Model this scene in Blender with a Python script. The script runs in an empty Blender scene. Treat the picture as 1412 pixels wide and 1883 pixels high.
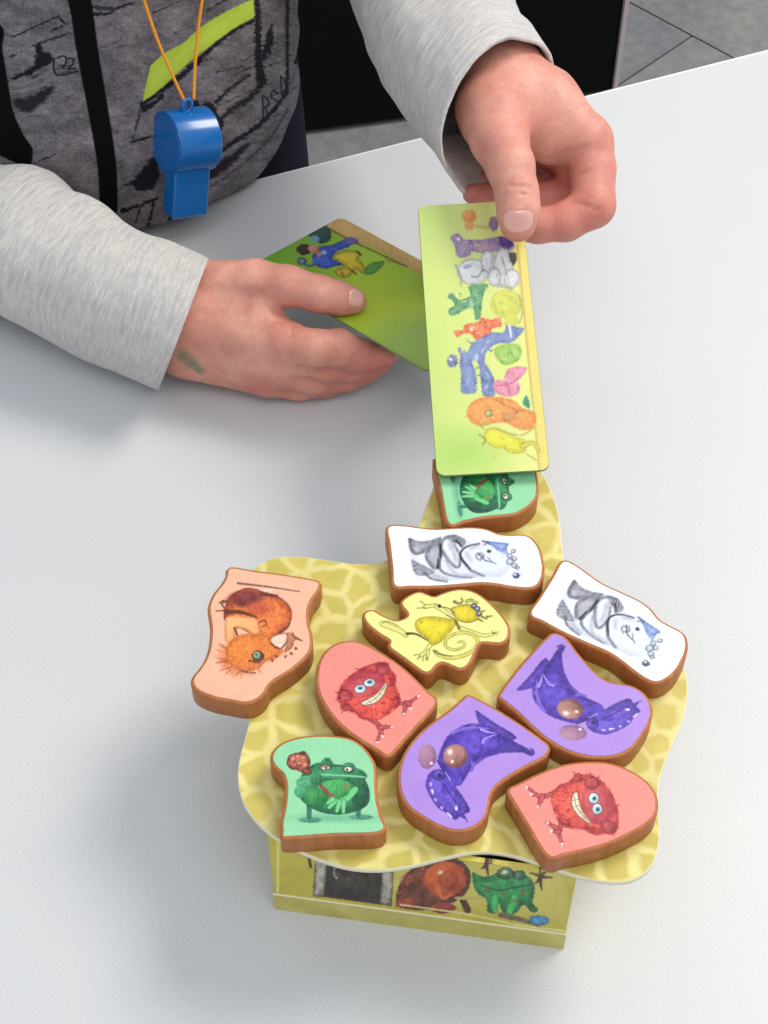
import bpy, math, random
import numpy as np
from mathutils import Vector, Matrix, noise as mnoise
random.seed(4); RNG = np.random.RandomState(7)
scene = bpy.context.scene
C = scene.collection
CM = 0.01                                   # everything below is worked out in centimetres

# ------------------------------------------------------------------ camera
PITCH = math.radians(51.0); FOC = 3000.0; CAMH = 63.0
W0, H0 = 1412.0, 1883.0
cam_d = bpy.data.cameras.new('camera'); cam = bpy.data.objects.new('camera', cam_d); C.objects.link(cam)
cam_d.sensor_fit = 'VERTICAL'; cam_d.sensor_height = 24.0; cam_d.lens = 24.0 * FOC / H0
cam_d.clip_start = 0.02; cam_d.clip_end = 60
cam.location = (0, 0, CAMH * CM); cam.rotation_euler = (math.radians(90) - PITCH, 0, 0)
scene.camera = cam
FW = np.array([0, math.cos(PITCH), -math.sin(PITCH)])
UP = np.array([0, math.sin(PITCH), math.cos(PITCH)])
RT = np.array([1.0, 0, 0]); EYE = np.array([0, 0, CAMH])

# ------------------------------------------------------------------ light
world = bpy.data.worlds.new("World"); scene.world = world; world.use_nodes = True
bg = world.node_tree.nodes['Background']; bg.inputs[0].default_value = (0.80, 0.90, 1.04, 1); bg.inputs[1].default_value = 0.71

def area(name, loc, target, sx, sy, power, col):
    l = bpy.data.lights.new(name, 'AREA'); l.shape = 'RECTANGLE'; l.size = sx; l.size_y = sy; l.energy = power; l.color = col
    o = bpy.data.objects.new(name, l); C.objects.link(o); o.location = loc
    o.rotation_euler = (Vector(target) - Vector(loc)).to_track_quat('-Z', 'Y').to_euler()
    return o
area('ceiling_lamp_light', (1.15, 1.25, 1.75), (0.0, 0.5, 0.0), 1.0, 0.7, 37, (1.0, 0.95, 0.87))
area('ceiling_lamp_light', (0.3, -0.6, 2.1), (0.0, 0.5, 0.0), 1.6, 1.0, 16, (1.0, 0.98, 0.95))
scene.view_settings.view_transform = 'Standard'; scene.view_settings.look = 'None'
scene.view_settings.exposure = 0.0; scene.view_settings.gamma = 1.0

# ------------------------------------------------------------------ geometry helpers
def J(px, py, z=0.0):
    "point of the place seen at a pixel of the photograph, at height z (cm)"
    d = FW + RT * ((px - W0 / 2) / FOC) + UP * ((H0 / 2 - py) / FOC)
    return EYE + d * ((z - CAMH) / d[2])
def to_px(P):
    q = P - EYE; w = q @ FW
    return W0 / 2 + FOC * (q @ RT) / w, H0 / 2 - FOC * (q @ UP) / w
def smooth_closed(pts, n=6):
    P = np.array(pts, float); m = len(P); out = []
    for i in range(m):
        p0, p1, p2, p3 = P[i - 1], P[i], P[(i + 1) % m], P[(i + 2) % m]
        for k in range(n):
            t = k / n
            out.append(0.5 * ((2 * p1) + (-p0 + p2) * t + (2 * p0 - 5 * p1 + 4 * p2 - p3) * t * t + (-p0 + 3 * p1 - 3 * p2 + p3) * t ** 3))
    return np.array(out)
def smooth_open(pts, n=6):
    P = np.array(pts, float); m = len(P); out = []
    for i in range(m - 1):
        p0, p1, p2, p3 = P[max(i - 1, 0)], P[i], P[i + 1], P[min(i + 2, m - 1)]
        for k in range(n):
            t = k / n
            out.append(0.5 * ((2 * p1) + (-p0 + p2) * t + (2 * p0 - 5 * p1 + 4 * p2 - p3) * t * t + (-p0 + 3 * p1 - 3 * p2 + p3) * t ** 3))
    out.append(P[-1]); return np.array(out)
def resample(P, n):
    Q = np.vstack([P, P[:1]]); s = np.r_[0, np.cumsum(np.linalg.norm(np.diff(Q, axis=0), axis=1))]
    t = np.linspace(0, s[-1], n, endpoint=False)
    return np.stack([np.interp(t, s, Q[:, k]) for k in range(Q.shape[1])], 1)
def ccw(P):
    x, y = P[:, 0], P[:, 1]
    return P if np.sum(x * np.roll(y, -1) - np.roll(x, -1) * y) > 0 else P[::-1]
def offset(P, d):
    t = np.roll(P, -1, 0) - np.roll(P, 1, 0); t /= np.linalg.norm(t, axis=1)[:, None] + 1e-9
    return P + np.stack([t[:, 1], -t[:, 0]], 1) * d

def mesh_obj(name, verts, faces, mat=None, parent=None, origin=(0, 0, 0), smooth=True, uv=None):
    """ONE mesh object; verts in cm in the frame of its parent (origin subtracted)"""
    me = bpy.data.meshes.new(name)
    V = (np.asarray(verts, float) - np.asarray(origin, float)) * CM
    me.from_pydata(V.tolist(), [], faces if isinstance(faces, list) else faces.tolist())
    if smooth: me.polygons.foreach_set('use_smooth', [True] * len(me.polygons))
    if uv is not None:
        l = me.uv_layers.new(name='uv'); idx = np.empty(len(me.loops), np.int32); me.loops.foreach_get('vertex_index', idx)
        l.data.foreach_set('uv', np.asarray(uv, np.float32)[idx].ravel())
    me.update()
    if mat: me.materials.append(mat)
    o = bpy.data.objects.new(name, me); C.objects.link(o)
    if parent: o.parent = parent
    return o
def thing(name, label, cat, loc=(0, 0, 0), group=None, rz=0):
    o = bpy.data.objects.new(name, None); C.objects.link(o); o.empty_display_size = 0.03
    o.location = [c * CM for c in loc]; o.rotation_euler = (0, 0, rz)
    o['label'] = label; o['category'] = cat
    if group: o['group'] = group
    return o
def sharp(o, deg=40):
    me = o.data; me.update()
    o.data.set_sharp_from_angle(angle=math.radians(deg))
def stack(rings, cap0=True, cap1=True):
    n = len(rings[0]); V = np.vstack(rings); F = []
    for r in range(len(rings) - 1):
        a, b = r * n, (r + 1) * n
        F += [(a + i, a + (i + 1) % n, b + (i + 1) % n, b + i) for i in range(n)]
    if cap0: F.append(tuple(range(n))[::-1])
    if cap1: F.append(tuple(range((len(rings) - 1) * n, len(rings) * n)))
    return V, F
def box(c, ax, ay, az, hx, hy, hz, bev=0.0):
    "box with chamfered edges: centre, three unit axes, half sizes"
    c = np.array(c, float); A = [np.array(a, float) for a in (ax, ay, az)]
    b = min(bev, hx * .9, hy * .9, hz * .9)
    if b <= 0:
        V = [c + A[0] * hx * i + A[1] * hy * j + A[2] * hz * k for k in (-1, 1) for j in (-1, 1) for i in (-1, 1)]
        return np.array(V), [(0, 2, 3, 1), (4, 5, 7, 6), (0, 1, 5, 4), (2, 6, 7, 3), (0, 4, 6, 2), (1, 3, 7, 5)]
    def ring(x, y, z, r):
        P = [(x, y - r), (x, -y + r), (x - r, -y), (-x + r, -y), (-x, -y + r), (-x, y - r), (-x + r, y), (x - r, y)][::-1]
        return np.array([c + A[0] * p[0] + A[1] * p[1] + A[2] * z for p in P])
    return stack([ring(hx - b, hy - b, -hz, b * .5), ring(hx, hy, -hz + b, b), ring(hx, hy, hz - b, b), ring(hx - b, hy - b, hz, b * .5)])
def join(parts):
    V, F, o = [], [], 0
    for v, f in parts:
        V.append(v); F += [tuple(i + o for i in q) for q in f]; o += len(v)
    return np.vstack(V), F
def rod(P, r, m=10, cap=True):
    P = np.array(P, float); n = len(P); rr = np.broadcast_to(np.asarray(r, float), (n,)); rings = []
    T = np.gradient(P, axis=0); T /= np.linalg.norm(T, axis=1)[:, None]
    u = np.cross(T[0], [0.3, 0.5, 0.81]); 
    for i in range(n):
        u = u - T[i] * (u @ T[i]); u /= np.linalg.norm(u); v = np.cross(T[i], u)
        a = np.linspace(0, 2 * math.pi, m, endpoint=False)
        rings.append(P[i] + rr[i] * (np.cos(a)[:, None] * u + np.sin(a)[:, None] * v))
    return stack(rings, cap, cap)

# ------------------------------------------------------------------ materials
def lin(c):
    c = np.array(c, float) / 255.0
    return tuple(np.where(c <= .04045, c / 12.92, ((c + .055) / 1.055) ** 2.4)) + (1.0,)
class Mat:
    def __init__(s, name, col=(128, 128, 128), rough=.5, spec=.5):
        s.m = bpy.data.materials.new(name); s.m.use_nodes = True; s.t = s.m.node_tree; s.N = s.t.nodes; s.L = s.t.links
        s.b = s.N['Principled BSDF']; s.b.inputs['Base Color'].default_value = lin(col)
        s.b.inputs['Roughness'].default_value = rough; s.b.inputs['Specular IOR Level'].default_value = spec
    def node(s, t, **k):
        n = s.N.new(t)
        for a, v in k.items():
            if a.startswith('i_'): n.inputs[a[2:].replace('_', ' ')].default_value = v
            else: setattr(n, a, v)
        return n
    def coord(s, out='Object', scale=(1, 1, 1)):
        tc = s.node('ShaderNodeTexCoord'); mp = s.node('ShaderNodeMapping'); mp.inputs['Scale'].default_value = scale
        s.L.new(tc.outputs[out], mp.inputs[0]); return mp.outputs[0]
    def noise(s, vec, scale, detail=3, rough=.55, dist=0):
        n = s.node('ShaderNodeTexNoise'); n.inputs['Scale'].default_value = scale; n.inputs['Detail'].default_value = detail
        n.inputs['Roughness'].default_value = rough; n.inputs['Distortion'].default_value = dist
        s.L.new(vec, n.inputs['Vector']); return n.outputs['Fac']
    def ramp(s, fac, stops):
        r = s.node('ShaderNodeValToRGB'); e = r.color_ramp.elements
        e[0].position, e[0].color = stops[0][0], lin(stops[0][1]); e[1].position, e[1].color = stops[-1][0], lin(stops[-1][1])
        for p, c in stops[1:-1]:
            q = e.new(p); q.color = lin(c)
        s.L.new(fac, r.inputs[0]); return r.outputs[0]
    def mix(s, a, b, fac, mode='MIX'):
        m = s.node('ShaderNodeMix', data_type='RGBA', blend_type=mode)
        for k, v in ((6, a), (7, b)):
            if hasattr(v, 'is_output'): s.L.new(v, m.inputs[k])
            else: m.inputs[k].default_value = lin(v)
        if hasattr(fac, 'is_output'): s.L.new(fac, m.inputs[0])
        else: m.inputs[0].default_value = fac
        return m.outputs[2]
    def math(s, op, a, b=0.0, clamp=False):
        m = s.node('ShaderNodeMath', operation=op, use_clamp=clamp)
        for k, v in ((0, a), (1, b)):
            if hasattr(v, 'is_output'): s.L.new(v, m.inputs[k])
            else: m.inputs[k].default_value = v
        return m.outputs[0]
    def color(s, out): s.L.new(out, s.b.inputs['Base Color']); return s
    def bump(s, h, strength=.3, dist=.001):
        b = s.node('ShaderNodeBump'); b.inputs['Strength'].default_value = strength; b.inputs['Distance'].default_value = dist
        s.L.new(h, b.inputs['Height']); s.L.new(b.outputs[0], s.b.inputs['Normal']); return s

def image_mat(name, img, rough=.35, spec=.45, grain=.05, bump=.05, gscale=900):
    m = Mat(name, rough=rough, spec=spec)
    t = m.node('ShaderNodeTexImage'); t.image = img; t.interpolation = 'Cubic'; t.extension = 'EXTEND'
    v = m.coord(); n = m.noise(v, gscale, 2)
    g = m.ramp(n, [(.3, (225, 225, 225)), (.7, (255, 255, 255))])
    m.color(m.mix(t.outputs[0], g, grain * 6, 'MULTIPLY')); m.bump(n, bump, .0004)
    return m.m

m = Mat('table_laminate', (208, 210, 208), .38, .42)
v = m.coord(); n = m.noise(v, 3.0, 3); f = m.noise(v, 1400, 1)
c = m.ramp(n, [(.3, (205, 205, 205)), (.7, (211, 210, 209))])
m.color(m.mix(c, m.ramp(f, [(.3, (228, 228, 230)), (.7, (255, 255, 252))]), .6, 'MULTIPLY')); m.bump(f, .12, .0003)
sm_ = m.noise(m.coord(), 22, 4, .6); rr_ = m.math('ADD', m.math('MULTIPLY', sm_, .22), .27); m.L.new(rr_, m.b.inputs['Roughness']); M_TABLE = m.m
M_TEDGE = Mat('table_edge_band', (222, 224, 224), .4).m
M_STEEL = Mat('table_leg_metal', (150, 152, 156), .3); M_STEEL.b.inputs['Metallic'].default_value = .9; M_STEEL = M_STEEL.m

m = Mat('stained_wood', rough=.5, spec=.35)
v = m.coord('Object', (1, 1, .12)); n = m.noise(v, 420, 4, .6, .6); n2 = m.noise(m.coord(), 60, 2)
c = m.ramp(n, [(.2, (148, 90, 42)), (.5, (174, 108, 56)), (.8, (192, 128, 74))])
m.color(m.mix(c, (160, 88, 56), m.math('MULTIPLY', n2, .4))); m.bump(n, .25, .0005)
M_WOOD = m.m

def stone_print(name, scale, lo1, lo2, grout, rough=.42):
    m = Mat(name, rough=rough, spec=.4)
    tc = m.coord(); nn = m.node('ShaderNodeTexNoise'); nn.inputs['Scale'].default_value = scale * .9; nn.inputs['Detail'].default_value = 2
    m.L.new(tc, nn.inputs['Vector'])
    add = m.node('ShaderNodeVectorMath', operation='MULTIPLY_ADD'); m.L.new(nn.outputs['Color'], add.inputs[0]); add.inputs[1].default_value = (.010, .010, .0); m.L.new(tc, add.inputs[2])
    vo = m.node('ShaderNodeTexVoronoi', feature='DISTANCE_TO_EDGE', voronoi_dimensions='2D'); vo.inputs['Scale'].default_value = scale; vo.inputs['Randomness'].default_value = .9
    m.L.new(add.outputs[0], vo.inputs['Vector'])
    vc = m.node('ShaderNodeTexVoronoi', feature='F1', voronoi_dimensions='2D'); vc.inputs['Scale'].default_value = scale; vc.inputs['Randomness'].default_value = .9
    m.L.new(add.outputs[0], vc.inputs['Vector'])
    sep = m.node('ShaderNodeSeparateColor'); m.L.new(vc.outputs['Color'], sep.inputs[0])
    cell = m.mix(lo1, lo2, sep.outputs[0])
    edge = m.ramp(m.math('ADD', vo.outputs['Distance'], m.math('MULTIPLY', m.noise(tc, 260, 3), .06)), [(.09, (0, 0, 0)), (.21, (255, 255, 255))])
    w = m.noise(tc, 35, 3)
    g = m.mix(grout, tuple(int(c * .93) for c in grout), m.ramp(w, [(.35, (0, 0, 0)), (.65, (255, 255, 255))]))
    paper = m.noise(tc, 120, 4)
    c = m.mix(g, cell, edge)
    m.color(m.mix(c, m.ramp(paper, [(.3, (236, 236, 232)), (.7, (255, 255, 255))]), .7, 'MULTIPLY')); m.bump(paper, .05, .0004)
    return m.m
M_BOARD = stone_print('board_stone_print', 74, (206, 189, 97), (194, 179, 86), (232, 219, 138))
M_CREAM = Mat('grey_board_edge', (226, 218, 186), .7, .2).m
m = Mat('box_side_print', rough=.45, spec=.4); v = m.coord(); n = m.noise(v, 45, 4)
m.color(m.ramp(n, [(.3, (172, 156, 58)), (.7, (204, 190, 92))])); M_BOXSIDE = m.m
m = Mat('box_plinth_print', rough=.45, spec=.4); v = m.coord(); n = m.noise(v, 90, 5)
m.color(m.ramp(n, [(.3, (184, 172, 84)), (.7, (206, 194, 108))])); M_PLINTH = m.m

def skin_material():
    m = Mat('skin', rough=.48, spec=.38)
    a = m.node('ShaderNodeVertexColor'); a.layer_name = 'tint'
    sep = m.node('ShaderNodeSeparateColor'); m.L.new(a.outputs[0], sep.inputs[0])
    v = m.coord(); n = m.noise(v, 55, 4); f = m.noise(v, 420, 3, .6); w = m.noise(v, 1300, 2)
    base = m.mix((224, 164, 142), (202, 136, 118), m.ramp(n, [(.30, (0, 0, 0)), (.65, (255, 255, 255))]))
    red = m.mix(base, (200, 110, 98), sep.outputs[0])
    paint = m.mix(red, (96, 122, 92), sep.outputs[1])
    bl_ = m.noise(m.coord(), 150, 4, .65); paint = m.mix(paint, (190, 104, 96), m.math('MULTIPLY', m.ramp(bl_, [(.5, (0, 0, 0)), (.75, (255, 255, 255))]), .38))
    c = m.mix(paint, m.ramp(f, [(.3, (236, 224, 220)), (.65, (255, 255, 255))]), .38, 'MULTIPLY')
    m.color(c)
    m.b.inputs['Subsurface Weight'].default_value = .18; m.b.inputs['Subsurface Radius'].default_value = (1.0, .35, .2); m.b.inputs['Subsurface Scale'].default_value = .004
    vo = m.node('ShaderNodeTexVoronoi', feature='DISTANCE_TO_EDGE'); vo.inputs['Scale'].default_value = 620
    m.L.new(m.coord('Object', (1, .55, 1)), vo.inputs['Vector']); vx = m.math('MINIMUM', vo.outputs['Distance'], .18)
    m.bump(m.math('ADD', m.math('MULTIPLY', f, .8), m.math('ADD', m.math('MULTIPLY', w, .3), m.math('MULTIPLY', vx, 1.6))), .34, .0006)
    return m.m
M_SKIN = skin_material()
m = Mat('fingernail', (226, 166, 152), .22, .6); m.b.inputs['Coat Weight'].default_value = .3; M_NAIL = m.m

def melange(name, a, b, c, blue=0):
    m = Mat(name, rough=.9, spec=.15)
    v = m.coord('UV', (1, 1, 1)); s1 = m.noise(m.coord('UV', (4, 27, 1)), 5, 4, .7); s2 = m.noise(m.coord('UV', (14, 95, 1)), 5, 3, .65)
    k = m.ramp(s1, [(.32, a), (.5, b), (.68, c)])
    m.color(m.mix(k, m.ramp(s2, [(.3, (206, 206, 214)), (.65, (255, 255, 255))]), .6, 'MULTIPLY'))
    m.b.inputs['Sheen Weight'].default_value = .25
    s3 = m.noise(m.coord('UV', (1.2, 7.5, 1)), 5, 3, .5, .8); m.bump(m.math('ADD', m.math('MULTIPLY', s3, 4.0), m.math('ADD', s2, s1)), .42, .0013)
    return m.m
M_SLEEVE = melange('grey_melange_jersey', (180, 177, 178), (202, 197, 189), (217, 210, 199))
M_NAVY = Mat('dark_trouser_cloth', (30, 31, 42), .95, .1).m
M_HAIR = Mat('brown_hair', (84, 60, 42), .6).m
m = Mat('black_laminate', (9, 8, 10), .55, .12); M_BLACK = m.m
M_PALEEDGE = Mat('pale_panel_edge', (196, 180, 184), .5).m
m = Mat('whistle_plastic', (0, 92, 162), .25, .5); m.b.inputs['Subsurface Weight'].default_value = .08; m.b.inputs['Subsurface Scale'].default_value = .003
m.b.inputs['Coat Weight'].default_value = .3; m.b.inputs['Coat Roughness'].default_value = .12; M_BLUE = m.m
m = Mat('orange_cord', (232, 150, 36), .65, .3); n = m.noise(m.coord(), 900, 2); m.bump(n, .5, .0006); M_CORD = m.m
def floor_mat():
    m = Mat('floor_stone', rough=.62, spec=.3); v = m.coord(); n = m.noise(v, 4.5, 6, .65); n2 = m.noise(v, 60, 4, .7)
    oi = m.node('ShaderNodeObjectInfo')
    c = m.ramp(n, [(.3, (146, 146, 148)), (.5, (166, 164, 160)), (.7, (182, 176, 166))])
    c = m.mix(c, m.ramp(n2, [(.3, (200, 200, 205)), (.7, (255, 255, 255))]), .7, 'MULTIPLY')
    m.color(m.mix(c, m.ramp(oi.outputs['Random'], [(0, (222, 224, 232)), (1, (255, 253, 240))]), .8, 'MULTIPLY')); m.bump(n2, .3, .001)
    return m.m
M_FLOOR = floor_mat()
M_GROUT = Mat('floor_grout', (130, 126, 116), .9, .1).m
m = Mat('ground_plaster', (178, 176, 170), .9, .1); M_WALL = m.m

# ------------------------------------------------------------------ painter: soft strokes of print on a numpy canvas
_lat = RNG.rand(64, 64)
def vnoise(x, y):
    xi = np.floor(x).astype(int); yi = np.floor(y).astype(int); fx = x - xi; fy = y - yi
    fx = fx * fx * (3 - 2 * fx); fy = fy * fy * (3 - 2 * fy); g = lambda a, b: _lat[a % 64, b % 64]
    return (g(xi, yi) * (1 - fx) + g(xi + 1, yi) * fx) * (1 - fy) + (g(xi, yi + 1) * (1 - fx) + g(xi + 1, yi + 1) * fx) * fy - .5
def detail(A, bgc, amp=16, sc=9.0):
    "brushy variation inside the drawn figures only"
    df = np.abs(A.c - np.array(bgc)).sum(1); i = np.nonzero(df > 70)[0]; x, y = A.X[i], A.Y[i]; amp = amp * np.clip((df[i] - 70) / 90, 0, 1)[:, None]
    q = vnoise(x / sc + 3, y / (sc * 1.7)) + .8 * vnoise(x / (sc * .45), y / (sc * .6) + 9)
    A.c[i] += (q[:, None] + .5 * vnoise(x / (sc * 2.4), y / (sc * 2.4))[:, None]) * amp
class Art:
    """X, Y: for each texel its place in the coordinates the drawing is written in"""
    def __init__(s, X, Y, bgc, ok=None, soft=6.0):
        s.rough = 0.0; s.shape = X.shape; s.X = X.ravel(); s.Y = Y.ravel(); s.soft = soft
        s.c = np.tile(np.array(bgc, float), (s.X.size, 1)); s.ok = np.ones(s.X.size, bool) if ok is None else ok.ravel()
    def sel(s, x0, y0, x1, y1):
        return np.nonzero(s.ok & (s.X > x0) & (s.X < x1) & (s.Y > y0) & (s.Y < y1))[0]
    def put(s, i, a, col):
        a = np.clip(a, 0, 1)[:, None]; s.c[i] = s.c[i] * (1 - a) + np.asarray(col, float) * a
    def ell(s, cx, cy, rx, ry, hi, lo=None, ang=0, soft=None, alpha=1.0, out=None):
        soft = soft or s.soft; R = max(rx, ry) * 1.3 + soft; i = s.sel(cx - R, cy - R, cx + R, cy + R)
        if not len(i): return s
        a = math.radians(ang); dx, dy = s.X[i] - cx, s.Y[i] - cy
        u = (dx * math.cos(a) + dy * math.sin(a)) / rx; v = (-dx * math.sin(a) + dy * math.cos(a)) / ry
        r = np.sqrt(u * u + v * v); d = (r - 1) * min(rx, ry)
        if s.rough: d = d + s.rough * (vnoise(s.X[i] / 7, s.Y[i] / 7) + .7 * vnoise(s.X[i] / 3, s.Y[i] / 3))
        lo = hi if lo is None else lo
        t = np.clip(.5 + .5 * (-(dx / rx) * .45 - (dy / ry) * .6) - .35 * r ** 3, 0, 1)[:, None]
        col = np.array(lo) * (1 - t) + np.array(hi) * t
        if out is not None: s.put(i, (.5 - (d - soft * .8) / soft) * alpha, out)
        s.put(i, (.5 - d / soft) * alpha, col); return s
    def poly(s, pts, hi, lo=None, rim=40, soft=None, alpha=1.0, out=None, sm=True, mott=0.0, dirx=-.4, diry=-.6):
        soft = soft or s.soft; P = smooth_closed(pts, 4) if sm else np.array(pts, float)
        i = s.sel(P[:, 0].min() - 20, P[:, 1].min() - 20, P[:, 0].max() + 20, P[:, 1].max() + 20)
        if not len(i): return s
        x, y = s.X[i], s.Y[i]; dm = np.full(len(i), 1e9); ins = np.zeros(len(i), bool)
        for k in range(len(P)):
            ax, ay = P[k]; bx, by = P[(k + 1) % len(P)]; ex, ey = bx - ax, by - ay
            t = np.clip(((x - ax) * ex + (y - ay) * ey) / (ex * ex + ey * ey + 1e-9), 0, 1)
            dm = np.minimum(dm, (x - ax - t * ex) ** 2 + (y - ay - t * ey) ** 2)
            if ay != by: ins ^= ((ay > y) != (by > y)) & (x < (bx - ax) * (y - ay) / (by - ay) + ax)
        d = np.sqrt(dm) * np.where(ins, -1, 1)
        if s.rough: d = d + s.rough * (vnoise(x / 7, y / 3.5) + .7 * vnoise(x / 2.2, y / 1.6))
        lo = hi if lo is None else lo
        c0 = P.mean(0); sz = max(np.ptp(P[:, 0]), np.ptp(P[:, 1])) / 2
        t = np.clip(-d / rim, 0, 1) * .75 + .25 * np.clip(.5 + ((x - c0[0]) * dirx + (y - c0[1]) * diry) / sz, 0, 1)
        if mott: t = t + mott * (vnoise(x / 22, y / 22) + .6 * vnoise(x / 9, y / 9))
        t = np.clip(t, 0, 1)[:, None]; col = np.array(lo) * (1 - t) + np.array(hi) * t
        if out is not None: s.put(i, (.5 - (d - soft * .7) / soft) * alpha, out)
        s.put(i, (.5 - d / soft) * alpha, col); return s
    def line(s, pts, w, col, w1=None, soft=None, alpha=1.0, sm=True, out=None):
        soft = soft or s.soft; w1 = w if w1 is None else w1; P = smooth_open(pts, 4) if sm and len(pts) > 2 else np.array(pts, float)
        M = max(w, w1) + soft * 2; i = s.sel(P[:, 0].min() - M, P[:, 1].min() - M, P[:, 0].max() + M, P[:, 1].max() + M)
        if not len(i): return s
        x, y = s.X[i], s.Y[i]; dm = np.full(len(i), 1e9); n = len(P) - 1
        for k in range(n):
            ax, ay = P[k]; ex, ey = P[k + 1] - P[k]; t = np.clip(((x - ax) * ex + (y - ay) * ey) / (ex * ex + ey * ey + 1e-9), 0, 1)
            ww = w + (w1 - w) * (k + t) / n
            dm = np.minimum(dm, np.hypot(x - ax - t * ex, y - ay - t * ey) - ww / 2)
        if s.rough: dm = dm + s.rough * (.6 * vnoise(x / 6, y / 3) + .6 * vnoise(x / 2.2, y / 1.6))
        if out is not None: s.put(i, (.5 - (dm - soft * .7) / soft) * alpha, out)
        s.put(i, (.5 - dm / soft) * alpha, col); return s
    def lines(s, segs, w, col, **k):
        for q in segs: s.line(q, w, col, **k)
        return s
    def image(s, name):
        h, w = s.shape; px = np.ones((h * w, 4), np.float32); px[:, :3] = np.clip(s.c / 255.0, 0, 1)
        px[:, :3] *= .955; im = bpy.data.images.new(name, w, h); im.pixels.foreach_set(px.ravel()); im.update(); im.pack(); return im
def plane_grid(O, U, V, lu, lv, nu, nv, zm):
    "texel grid on a plane, its photo pixel turned into the coordinates (zm = ox, oy, scale) a drawing is written in"
    a = (np.arange(nu) + .5) / nu * lu; b = (np.arange(nv) + .5) / nv * lv
    P = O + a[None, :, None] * U + b[:, None, None] * V
    x, y = to_px(P.reshape(-1, 3)); x = x.reshape(nv, nu); y = y.reshape(nv, nu)
    return (x - zm[0]) * zm[2], (y - zm[1]) * zm[2]

# ================================================================== SETTING: floor, table
FZ = -72.0
a0 = J(1160, 5, FZ); a1 = J(1273, 65.5, FZ); fu = (a1 - a0) / np.linalg.norm(a1 - a0); fv = np.array([-fu[1], fu[0], 0])
v, f = box((20, 150, FZ - 4), (1, 0, 0), (0, 1, 0), (0, 0, 1), 420, 380, 3.4)
floor = mesh_obj('floor', v, f, M_GROUT, smooth=False); floor['kind'] = 'structure'
floor.data.update()
TS = 60.0
tv, tf = box((0, 0, 0), (1, 0, 0), (0, 1, 0), (0, 0, 1), TS / 2 - .14, TS / 2 - .14, .35, .05)
tile_me = None
for j in range(-4, 5):
    for i in range(-4, 5):
        off = (.5 if j % 2 else 0) * TS
        c = a1 + fu * ((i + .5) * TS + off - TS * .5) + fv * ((j + .5) * TS) + np.array([0, 0, -.35])
        if tile_me is None:
            o = mesh_obj('floor_tile', tv, tf, M_FLOOR, floor, smooth=False); tile_me = o.data
        else:
            o = bpy.data.objects.new('floor_tile', tile_me); C.objects.link(o); o.parent = floor
        o.location = c * CM; o.rotation_euler = (0, random.choice((0,)) , math.atan2(fu[1], fu[0]) + random.choice((0, math.pi)))

t0, t1 = J(560, 304, 0), J(1412, 88, 0); tx = (t1 - t0) / np.linalg.norm(t1 - t0); ty = np.array([-tx[1], tx[0], 0])
tmid = t0 + tx * 20; tc = tmid - ty * 62
table = thing('table', 'white laminate table top that carries the game, cards and arms', 'table', (tc[0], tc[1], FZ), rz=0)
og = (tc[0], tc[1], FZ)
v, f = box(tc + np.array([0, 0, -1.2]), tx, ty, (0, 0, 1), 105, 61.8, 1.2, .12)
mesh_obj('tabletop', v, f, M_TABLE, table, og, smooth=False)
for s_, L, ax, nx in ((1, 105, tx, ty), (-1, 105, tx, ty)):
    v, f = box(tc + ty * (61.9 * s_) + np.array([0, 0, -1.25]), tx, ty, (0, 0, 1), 105.1, .18, 1.1, .08)
    mesh_obj('edge_band', v, f, M_TEDGE, table, og, smooth=False)
for sx in (-1, 1):
    for sy in (-1, 1):
        p = tc + tx * 97 * sx + ty * 54 * sy
        mesh_obj('leg', *rod([[p[0], p[1], FZ], [p[0], p[1], -2.4]], 2.2, 20), M_STEEL, table, og)

# black board standing on the floor behind the table
b0, b1 = J(535, 266, FZ), J(1137, 184, FZ); bu = (b1 - b0) / np.linalg.norm(b1 - b0); bn = np.array([bu[1], -bu[0], 0])
b0 = b0 - bu * 6; bl = np.linalg.norm(b1 - b0); bc = (b0 + b1) / 2 - bn * 1.3; og = (bc[0], bc[1], FZ)
pan = thing('cabinet', 'black panel sided cabinet standing on grey floor behind the white table', 'cabinet', og)
dep = 36
v, f = box((bc[0], bc[1], FZ + 45.3) - bn * (dep / 2), bu, -bn, (0, 0, 1), bl / 2 - .6, dep / 2, 44.5, .15)
mesh_obj('black_body', v, f, M_BLACK, pan, og, smooth=False)
e = b1 - bn * 1.3 - bu * .25
v, f = box((e[0], e[1], FZ + 45), bu, -bn, (0, 0, 1), .3, .5, 45, .06); mesh_obj('pale_edge_strip', v, f, M_PALEEDGE, pan, og, smooth=False)
e = b0 - bn * 1.3 + bu * .25
v, f = box((e[0], e[1], FZ + 45), bu, -bn, (0, 0, 1), .3, .5, 45, .06); mesh_obj('pale_edge_strip', v, f, M_PALEEDGE, pan, og, smooth=False)

# ================================================================== BOX + BOARD
HB = 6.8; TB = .26; ZB = HB - TB; TT = 1.12; ZT = HB + TT
BL, BR = J(505, 1672, 0), J(1036, 1746, 0); xu = (BR - BL) / np.linalg.norm(BR - BL); xv = np.array([-xu[1], xu[0], 0]); bw = np.linalg.norm(BR - BL)
zu = np.array([0, 0, 1.0]); og = tuple((BL + BR) / 2 + xv * 4.5)
bx = thing('game_box', 'yellow cardboard box with a printed cave scene on its front, standing under the patterned board', 'box', og)
DEP = 9.0; IN = .05
FO = BL + xv * IN + xu * IN; fw = bw - 2 * IN
Z5 = (490, 1520, 2.4345)
X, Y = plane_grid(FO, xu, zu, fw, ZB, 640, 330, Z5)
A = Art(X, Y, (194, 178, 62), soft=5); A.rough = 7
base_n = vnoise(A.X / 60, A.Y / 40) + .5 * vnoise(A.X / 17, A.Y / 14); A.c += base_n[:, None] * np.array([16, 16, 14])
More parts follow.
